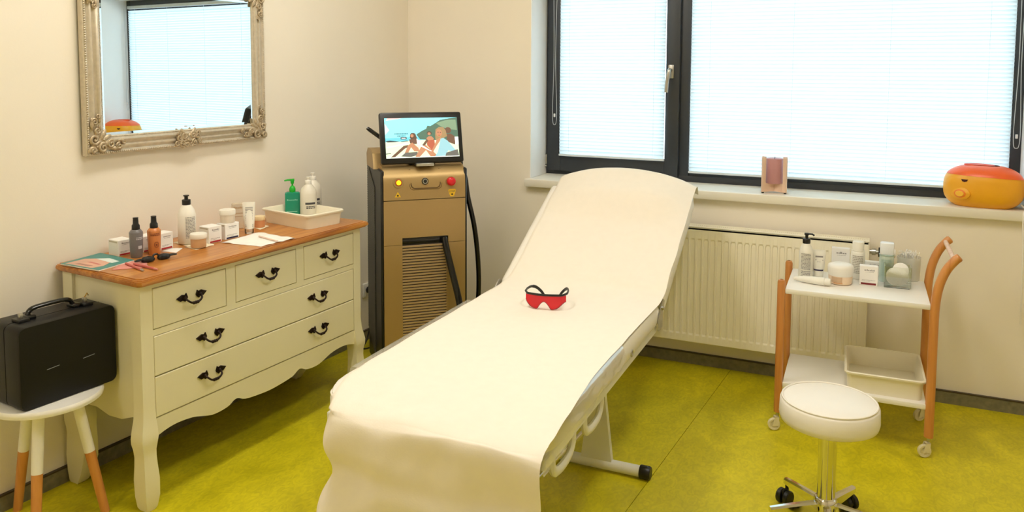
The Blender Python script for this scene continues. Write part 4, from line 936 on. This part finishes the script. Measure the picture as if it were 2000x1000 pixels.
BEI = M('beige_cream', (214, 176, 132), .3, var=.06); CLR = M('frosted_jar', (226, 214, 196), .3, var=.02)
p = onz(388, 482, TZ+.0035); k = mpp(p); jar('cream_jar', 'beige cream jar with pale lid standing on a napkin', p, 0, 15*k, 27*k, BEI, PLAST, 9.5*k, 1.08, 'cream jars')
top = TZ+.066
p = eb.location; k = mpp(p); jar('cream_jar', 'clear cream jar with white lid on top of the navy striped box', (p.x, p.y, top+.0004), 0, 14*k, 26*k, CLR, PLAST, 10*k, 1.08, 'cream jars')
p = dt(507, 444); k = mpp(p); sheet('napkin', 'cream napkin under the small peach jar', 'napkin', [dt(494, 444), dt(508, 449), dt(526, 442), dt(510, 438)], M('napkin_paper'), TZ, .001, 8, 11., 'small napkins')
p = onz(507, 443, TZ+.002); jar('cream_jar', 'small peach cream jar in front of the tray', p, 0, 10.5*k, 22*k, M('peach_jar', (222, 158, 112), .3), M('cream_lid', (236, 214, 170), .4), 8*k, 1.06, 'cream jars')
p = dt(465, 446); k = mpp(p); t = thing('clear_package', 'translucent packet standing behind the cosmetics against the wall', 'packet', p, R(50))
b = B().rbox(-11*k, 11*k, -.012, .012, 0, 50*k, .003, 1).mk('sleeve', mix_mat('frosted_film', lambda nt: mixs(nt, .45, sh(nt, 'ShaderNodeBsdfDiffuse', (.75, .66, .52)), sh(nt, 'ShaderNodeBsdfTransparent', (.95, .93, .9)))), t, smooth=0)
scribble(t, [(40*k, 4*k, .15, .85, 'word'), (30*k, 1.2*k, .15, .9, 'bar'), (24*k, 1.2*k, .15, .9, 'bar')], -11*k, 11*k, -.0125, M('tan_ink', (176, 150, 118), .6))
def tube_thing(label, p, rotz, w_, h_, capmat, capz, rows, stripe=None, d0=.55):
    # squeeze tube standing on its cap: flat crimped top, round base
    t = thing('squeeze_tube', label, 'tube', p, rotz, 'squeeze tubes')
    n = 24
    def sec(z, rx, ry): return [(rx*math.cos(2*math.pi*i/n), ry*math.sin(2*math.pi*i/n), z) for i in range(n)]
    rings = [sec(capz, w_*.36, w_*.36), sec(capz+.002, w_*.40, w_*.36), sec(capz+(h_-capz)*.3, w_*.44, w_*.33), sec(capz+(h_-capz)*.7, w_*.48, w_*.18), sec(h_-.008, w_*.5, .0025), sec(h_, w_*.5, .0015)]
    b = B(); vs = [q_ for r_ in rings for q_ in r_]; fs = [tuple(reversed(range(n))), tuple(range(5*n, 6*n))]
    for j in range(5): fs += [(j*n+i, j*n+(i+1) % n, (j+1)*n+(i+1) % n, (j+1)*n+i) for i in range(n)]
    bo = b.add(vs, fs).mk('body', PLAST, t, smooth=50)
    B().lathe([(0, 0), (w_*.34, 0), (w_*.36, .002), (w_*.36, capz), (0, capz)], 24, caps=False).mk('cap', capmat, t)
    b = B()
    for z0, z1, a, c in rows:
        zc = (z0+z1)/2; f = (zc-capz)/(h_-capz); ry = w_*(.36+(.18-.36)*min(1, f/.7)) if f < .7 else w_*.18*(1-f)/.3+.002
        b.quad(*[(x, -ry*math.sqrt(max(0, 1-(x/(w_*.49))**2))-.0016, z) for x, z in ((a*w_, z0), (c*w_, z0), (c*w_, z1), (a*w_, z1))])
    b.mk('label_print', GREYINK, bo, smooth=0)
    if stripe: b = B(); cyl_print(b, w_*.425, .84, [(-55, 55, stripe[0], stripe[1])]); b.mk('colour_stripe', NAVYINK, bo)
    return t
p = dt(487, 455); k = mpp(p); tube_thing('white squeeze tube with grey print standing among the dresser cosmetics', p, face_cam(p), 24*k, 61*k, GLASS, 9*k, [(z*k, (z+1.4)*k, -.28, .3) for z in (14, 17, 26, 29, 32, 35, 38, 41, 44, 47, 50)])
sheet('napkin', 'large white napkin spread near the dresser front edge', 'napkin', [dt(431, 474), dt(510, 482), dt(577, 466), dt(505, 454)], M('white_napkin', (244, 238, 230), .8), TZ, .007, 18, 3.)
A_, E_ = dt(506, 464), dt(542, 474); A_.z = E_.z = TZ+.006
tag(B().tube([A_, E_], .0036, 8).mk('nail_file', M('pale_stick', (226, 200, 184), .6)), 'thin pale stick lying on the large white napkin', 'stick')
# --- tray on the dresser with bottles
tq = [onz(x, y, TZ) for x, y in ((501, 425), (617, 447), (684, 434), (590, 412))]
ctr = (tq[1]+onz(560, 418, TZ))/2
f0 = onz(612, 447, TZ); f1 = onz(502, 436, TZ); f2 = onz(680, 433, TZ)
wdt = (f2-f0).length; dpt = (f1-f0).length
tang = math.atan2((f2-f0).y, (f2-f0).x)
tc = f0+(f2-f0)*.5+(f1-f0)*.5
TRAY = tray('tray', 'white plastic tray at the end of the dresser holding three bottles', (tc.x, tc.y, TZ), tang, wdt+.012, dpt+.012, .066, TRAYM, TRAYM)
IZ = TZ+.0048
p = onz(572, 424, IZ); k = mpp(p)
t = thing('soap_bottle', 'green liquid soap bottle with bright green pump in the dresser tray', 'bottle', p, face_cam(p))
B().rbox(-14.5*k, 14.5*k, -8*k, 8*k, 0, 50*k, 4*k, 2).mk('body', M('green_soap', (22, 142, 112), .15, var=.04), t)
GRN = M('green_plastic', (20, 176, 40), .35)
B().lathe([(0, 49*k), (5*k, 49*k), (6*k, 52*k), (6*k, 56*k), (4.4*k, 60*k), (2.2*k, 62*k), (0, 62*k)], 16, caps=False).mk('collar', GRN, t)
b = B().lathe([(1.6*k, 61*k), (1.6*k, 66*k), (3*k, 66*k), (3.6*k, 72*k), (0, 73*k)], 12, caps=False); b.tube([(4*k, 0, 73.5*k), (-9*k, 0, 73.2*k), (-15*k, 0, 72*k)], [2.2*k, 1.8*k, 1.3*k], 8); b.mk('pump', GRN, t)
scribble(t, [(34*k, 2.5*k, .12, .85, 'word'), (12*k, 1.2*k, .1, .8, 'bar')], -14*k, 14*k, -8.1*k, M('pale_green_ink', (140, 210, 190), .5))
def disp(px, py, label, ox=0):
    p = onz(px, py, IZ); k = mpp(p)
    t, body = bottle('dispenser_bottle', label, p, face_cam(p), 16*k, 66*k, M('milky_plastic', (226, 220, 206), .3, var=.01), .42, cap='disc', capm=WHITE, capr=6*k, rows=([(-22, 50, 28*k, 32*k)]+text_rows(20*k, 26*k, 2, -15, 50)), ink=DARKINK, grp='dispenser bottles in the tray', sh_=.24)
disp(603, 425, 'front white dispenser bottle with dark print in the dresser tray'); disp(612, 417, 'rear white dispenser bottle nearest the wall in the dresser tray')
p = onz(640, 421, IZ); tag(B().rbox(-.045, .045, -.035, .035, 0, .03, .004).mk('black_pouch', BLACK, loc_=(p.x, p.y, IZ), rotz=tang), 'flat black box lying in the dresser tray', 'box')

# ================================================================== TROLLEY THINGS
SZ_ = .6254
def tt(x, y): return onz(x, y, SZ_)
p = tt(1573, 541); k = mpp(p); bottle('pump_bottle', 'white pump bottle with black head and grey print on the trolley', p, face_cam(p), 13.2*k, 67*k, PLAST, .5, cap='hook', capm=BLACK, capr=7.2*k, rows=text_rows(4*k, 16*k, 4, -40, 40)+text_rows(18*k, 50*k, 12, -40, 40), grp='trolley bottles', sh_=.24, dirn=R(0))
p = tt(1598, 541); k = mpp(p); tube_thing('white squeeze tube with navy band standing on the trolley', p, face_cam(p), 25*k, 54*k, PLAST, 10*k, [(40*k, 43*k, -.25, .3), (34*k, 35.5*k, -.25, .32), (31*k, 32*k, -.1, .12), (24*k, 25*k, -.08, .1)], stripe=(14*k, 17*k))
p = tt(1641, 529); k = mpp(p); carton('tall white carton behind the wide peach jar on the trolley', (p.x, p.y, SZ_), face_cam(p), 33*k, .03, 46*k, None, 'trolley boxes')
p = tt(1641, 553); k = mpp(p)
t = thing('cream_jar', 'wide peach jar with domed white lid at the front of the trolley', 'jar', p, face_cam(p), 'cream jars')
bo = B().lathe([(0, 0), (18*k, 0), (21*k, 2*k), (22*k, 12*k), (22*k, 18*k), (0, 18*k)], 32, caps=False).mk('body', M('peach_plastic', (236, 210, 182), .35), t)
B().lathe([(0, 17*k), (22*k, 17*k), (23.5*k, 22*k), (24*k, 32*k), (22.5*k, 37*k), (16*k, 39.5*k), (0, 40*k)], 32, caps=False).mk('lid', WHITE, t, smooth=60)
b = B(); cyl_print(b, 22.3*k, 1, [(-45, 8, 6*k, 16*k)]); b.mk('label_print', M('tan_label', (204, 172, 140), .5), bo)
b = B(); cyl_print(b, 22.5*k, 1, [(-32, 10, 4*k, 5.5*k)]); b.mk('label_print', M('orange_line', (214, 150, 90), .5), bo)
p = tt(1674, 543); k = mpp(p); bottle('lotion_bottle', 'tall slim white bottle with white cap at the back of the trolley', p, face_cam(p), 13*k, 56*k, PLAST, .82, cap='cyl', capm=PLAST, capr=10.5*k, rows=text_rows(12*k, 48*k, 11, -45, 45), grp='trolley bottles', sh_=.06, ink=M('pale_grey_ink', (178, 170, 156), .6))
p = tt(1706, 538); k = mpp(p); carton('white carton mostly hidden behind the red striped box on the trolley', (p.x, p.y, SZ_), face_cam(p), 34*k, .03, 28*k, None, 'trolley boxes')
p = tt(1696, 558); k = mpp(p); q_ = p+Vector((0, .02, 0)); carton('small white box with dark red stripe at the trolley front', (q_.x, q_.y, SZ_), face_cam(p), 33*k, .036, 38*k, M('dark_red_ink', (116, 16, 28), .5), 'trolley boxes')
A_, E_ = tt(1551, 549), tt(1622, 560); d = E_-A_; k = mpp(A_)
t = thing('squeeze_tube', 'white squeeze tube lying flat at the trolley front', 'tube', (A_.x, A_.y, SZ_+9.8*k), 0, 'squeeze tubes')
n_ = [Vector((0, 0, 0)), d*.12, d*.25, d*.55, d*.85]; B().tube([q_+Vector((0, 0, (i*.4-3.5)*k*(1 if i < 4 else .9))) for i, q_ in enumerate(n_)], [3.6*k, 4.5*k, 6*k, 7.4*k, 8*k], 16).mk('body', PLAST, t, smooth=60)
e_ = d*.85+Vector((0, 0, -1.7*k)); B().tube([e_, d*.96+Vector((0, 0, -1.2*k)), d+Vector((0, 0, -1.2*k))], [6.9*k, 6.9*k, 5.5*k], 16).mk('cap', PLAST, t)
AQUA = mix_mat('aqua_bottle', lambda nt: mixs(nt, .12, mixs(nt, .45, sh(nt, 'ShaderNodeBsdfDiffuse', (.72, .86, .79)), sh(nt, 'ShaderNodeBsdfTransparent', (.90, .97, .94))), sh(nt, 'ShaderNodeBsdfGlossy', (1, 1, 1), .12)))
p = tt(1730, 549); k = mpp(p); t, bo = bottle('lotion_bottle', 'tall pale aqua bottle with white flip cap on the trolley', p, face_cam(p), 13*k, 53*k, AQUA, .95, rows=text_rows(12*k, 46*k, 9, -45, 45), grp='trolley bottles', sh_=.03, ink=M('grey_green_ink', (150, 176, 164), .6))
B().rbox(-12.5*k, 12.5*k, -10*k, 10*k, 53*k, 77*k, 3*k, 2).mk('flip_cap', M('cool_white_cap', (232, 234, 236), .35), t)
# glass cube of cotton pads
p = tt(1752, 564); k = mpp(p); hw_ = 24*k; gc = p+Vector((.0, hw_*.8, 0)); rz = face_cam(p)+R(4)
t = thing('glass_cube', 'square glass dish holding cotton pads on the trolley', 'dish', (gc.x, gc.y, SZ_), rz)
b = B(); th_ = .0035; hz_ = 42*k
b.rbox(-hw_, hw_, -hw_*.75, hw_*.75, 0, .008, .002, 1)
for x0, x1, y0, y1 in ((-hw_, hw_, -hw_*.75, -hw_*.75+th_), (-hw_, hw_, hw_*.75-th_, hw_*.75), (-hw_, -hw_+th_, -hw_*.75, hw_*.75), (hw_-th_, hw_, -hw_*.75, hw_*.75)): b.box(x0, x1, y0, y1, .008, hz_)
b.mk('dish', GLASS, t, smooth=0)
COT = M('cotton', (246, 243, 236), .9, var=.02, bump=.3, bscale=300)
cp = None
for i, (dx, dy, z, ax, az_) in enumerate(((-.012, -.020, .036, 72, 8), (.012, -.014, .037, 70, -10), (-.008, -.006, .038, 74, 14), (.010, .002, .038, 72, -4), (-.010, .012, .038, 76, 6), (.014, .014, .062, 68, -8))):
    b = B().lathe([(0, -.0028), (.029, -.0028), (.0325, 0), (.029, .0028), (0, .0028)], 22, caps=False)
    o = tag(b.mk('cotton_pad', COT), ['white cotton pad leaning in the glass dish', 'uppermost round cotton pad sticking out of the glass dish'][i == 5], 'cotton pad', 'cotton pads')
    o.matrix_world = Matrix.Translation((gc.x, gc.y, SZ_)) @ Matrix.Rotation(rz, 4, 'Z') @ Matrix.Translation((dx, dy, z+.006)) @ Matrix.Rotation(R(az_), 4, 'Z') @ Matrix.Rotation(R(ax), 4, 'X')
# swab jar
p = tt(1774, 548); k = mpp(p); gc2 = p+Vector((0, .02, 0))
t = thing('swab_jar', 'clear round tub packed with cotton swabs on the trolley', 'jar', (gc2.x, gc2.y, SZ_))
B().lathe([(0, 0), (19*k, 0), (20*k, .002), (21.5*k, 46*k), (20.5*k, 46*k), (19*k, .004), (0, .004)], 28, caps=False).mk('tub', mix_mat('cloudy_tub', lambda nt: mixs(nt, .30, sh(nt, 'ShaderNodeBsdfTransparent', (.97, .97, .95)), sh(nt, 'ShaderNodeBsdfDiffuse', (.85, .83, .76)))), t)
b = B()
for i in range(90):
    a = random.uniform(0, 6.28); r_ = 17*k*math.sqrt(random.random()); x, y = r_*math.cos(a), r_*math.sin(a); lx_, ly_ = random.uniform(-2, 2)*k, random.uniform(-2, 2)*k; h_ = random.uniform(47, 55)*k
    b.tube([(x*.9, y*.9, .006), (x+lx_, y+ly_, h_)], .0009, 5); b.ball((x+lx_, y+ly_, h_+.003), .0026, 6, 5, (1, 1, 2.0))
o = b.mk('cotton_swabs', COT, smooth=80, loc_=(gc2.x, gc2.y, SZ_)); tag(o, 'bunch of white cotton swabs standing in the clear tub', 'swabs'); o['kind'] = 'stuff'
# tray on the lower shelf
BZ_ = .2174
f0 = onz(1800, 783, BZ_); 
tray('tray', 'empty white plastic tray on the lower trolley shelf', (.118, 3.655, BZ_), R(1), .30, .345, .085, TRAYM, TRAYM)

# ================================================================== WINDOW SILL THINGS
SL = .9303
cp_ = Vector((-.398, 4.155, SL)); t = thing('candle_holder', 'wooden slotted cross candle holder on the window sill', 'candle holder', cp_, R(5.5))
for a in (-12, 102):
    b = B(); wv = .070; z1 = .178
    pl_ = [(-wv, .006), (-wv, z1), (-wv+.019, z1), (-wv+.018, .048), (wv-.018, .048), (wv-.019, z1), (wv, z1), (wv, .006)]
    b.X = Matrix.Rotation(R(a+45), 4, 'Z'); b.prism(pl_, (0, -.0055, 0), (1, 0, 0), (0, 0, 1), (0, .011, 0)); bd = b.mk('board', BIRCH, t, smooth=0)
    b = B(); b.X = Matrix.Rotation(R(a+45), 4, 'Z')
    for s_ in (-1, 1): b.box(s_*(wv-.006)-.005, s_*(wv-.006)+.005, -.004, .004, 0, .006)
    b.mk('foot', BLACK, bd, smooth=0)
cn = thing('candle', 'dusty pink pillar candle standing in the wooden holder', 'candle', (cp_.x, cp_.y, SL+.0482))
B().lathe([(0, 0), (.0395, 0), (.041, .002), (.041, .122), (.0385, .126), (.032, .125), (0, .122)], 32, caps=False).mk('wax', M('pink_wax', (190, 136, 138), .5, var=.05, scale=20), cn)
B().tube([(0, 0, .121), (.001, 0, .134)], .0014, 6).mk('wick', BLACK, cn)
# paraffin heater
hp_ = Vector((.518, 4.165, SL)); wh = thing('wax_heater', 'orange and yellow oval paraffin wax heater on the window sill', 'heater', hp_, R(-8))
HW2, HD2, HH2 = .162, .105, .188
def sup(u, v, z0, z1, top=False):
    a = 2*math.pi*u; z = z0+(z1-z0)*v; f = z/HH2
    g_ = (1-abs((f-.46)/.56)**2.8); g_ = max(g_, 0)**.42
    if f < .10: g_ = min(g_, .80+.9*f)
    ce, se = math.cos(a), math.sin(a); e = .78
    return (HW2*g_*math.copysign(abs(ce)**e, ce), HD2*g_*math.copysign(abs(se)**e, se), z)
YELP = M('yellow_plastic', (240, 172, 36), .38, var=.03); ORP = M('orange_lid', (242, 104, 46), .35, var=.03)
seam = lambda u: .139-.006*math.cos(2*math.pi*u)-.004*math.sin(2*math.pi*u)
b = B().grid(48, 14, lambda u, v: sup(u, v, 0.0, seam(u)), True); b.add([sup(i/48, 0, 0, 1) for i in range(48)], [tuple(reversed(range(48)))]); hb_ = b.mk('base', YELP, wh, smooth=60)
b = B().grid(48, 14, lambda u, v: tuple(q_*(1.012 if i < 2 else 1) for i, q_ in enumerate(sup(u, v, seam(u), HH2))), True); lid = b.mk('lid', ORP, wh, smooth=60)
b = B(); b.X = Matrix.Translation((-.02, 0, HH2-.009)); b.lathe([(0, .0), (.7, .0), (.95, .006), (1.0, .010), (.93, .0125), (.8, .0105), (0, .0095)], 32, sx=.062, sy=.036, caps=False); b.v = [(x, y, z) for x, y, z in b.v]; b.mk('lid_grip', M('deep_orange', (228, 74, 24), .35), lid, smooth=60)
b = B(); dx_ = -.085; fy = sup(0, 0, 0, 0); 
def front_y(x, z):
    f = z/HH2; g_ = max(1-abs((f-.46)/.56)**2.8, 0)**.42; ce = min(1, abs(x)/(HW2*g_))**(1/.78); return -HD2*g_*(math.sqrt(1-ce*ce))**.78
for nm, mat, r0, r1, out in (('dial_boss', YELP, .034, .026, .004), ('dial_ring', M('dial_orange', (232, 120, 24), .35), .026, .018, .007), ('dial', M('dial_yellow', (240, 184, 60), .35), .018, .014, .011)):
    b = B(); y = front_y(dx_, .062); b.X = Matrix.Translation((dx_, y+.004, .062)) @ Matrix.Rotation(R(-24), 4, 'Z') @ Matrix.Rotation(R(90), 4, 'X'); b.lathe([(r0, -.012), (r0, out*.7), (r1, out+.004), (0, out+.004)], 28, sx=1.2, sy=.85, caps=False); b.mk(nm, mat, hb_, smooth=50)
b = B(); y = front_y(-.07, .124); b.X = Matrix.Translation((-.07, y+.006, .124)) @ Matrix.Rotation(R(-20), 4, 'Z'); b.prism([(-.014, .004), (-.009, -.005), (0, -.008), (.009, -.005), (.014, .004)], (0, -.009, 0), (1, 0, 0), (0, 0, 1), (0, .006, 0)); b.mk('lid_notch', M('notch_dark', (70, 20, 14), .5), lid, smooth=0)
b = B(); b.tube(smooth_path([(.150, -.02, .02), (.168, -.06, .006), (.160, -.12, .004), (.158, -.138, -.02), (.160, -.139, -.10), (.165, -.139, -.22), (.17, -.10, -.50)], 6), .0035, 8); b.mk('mains_lead', WHITE, wh)
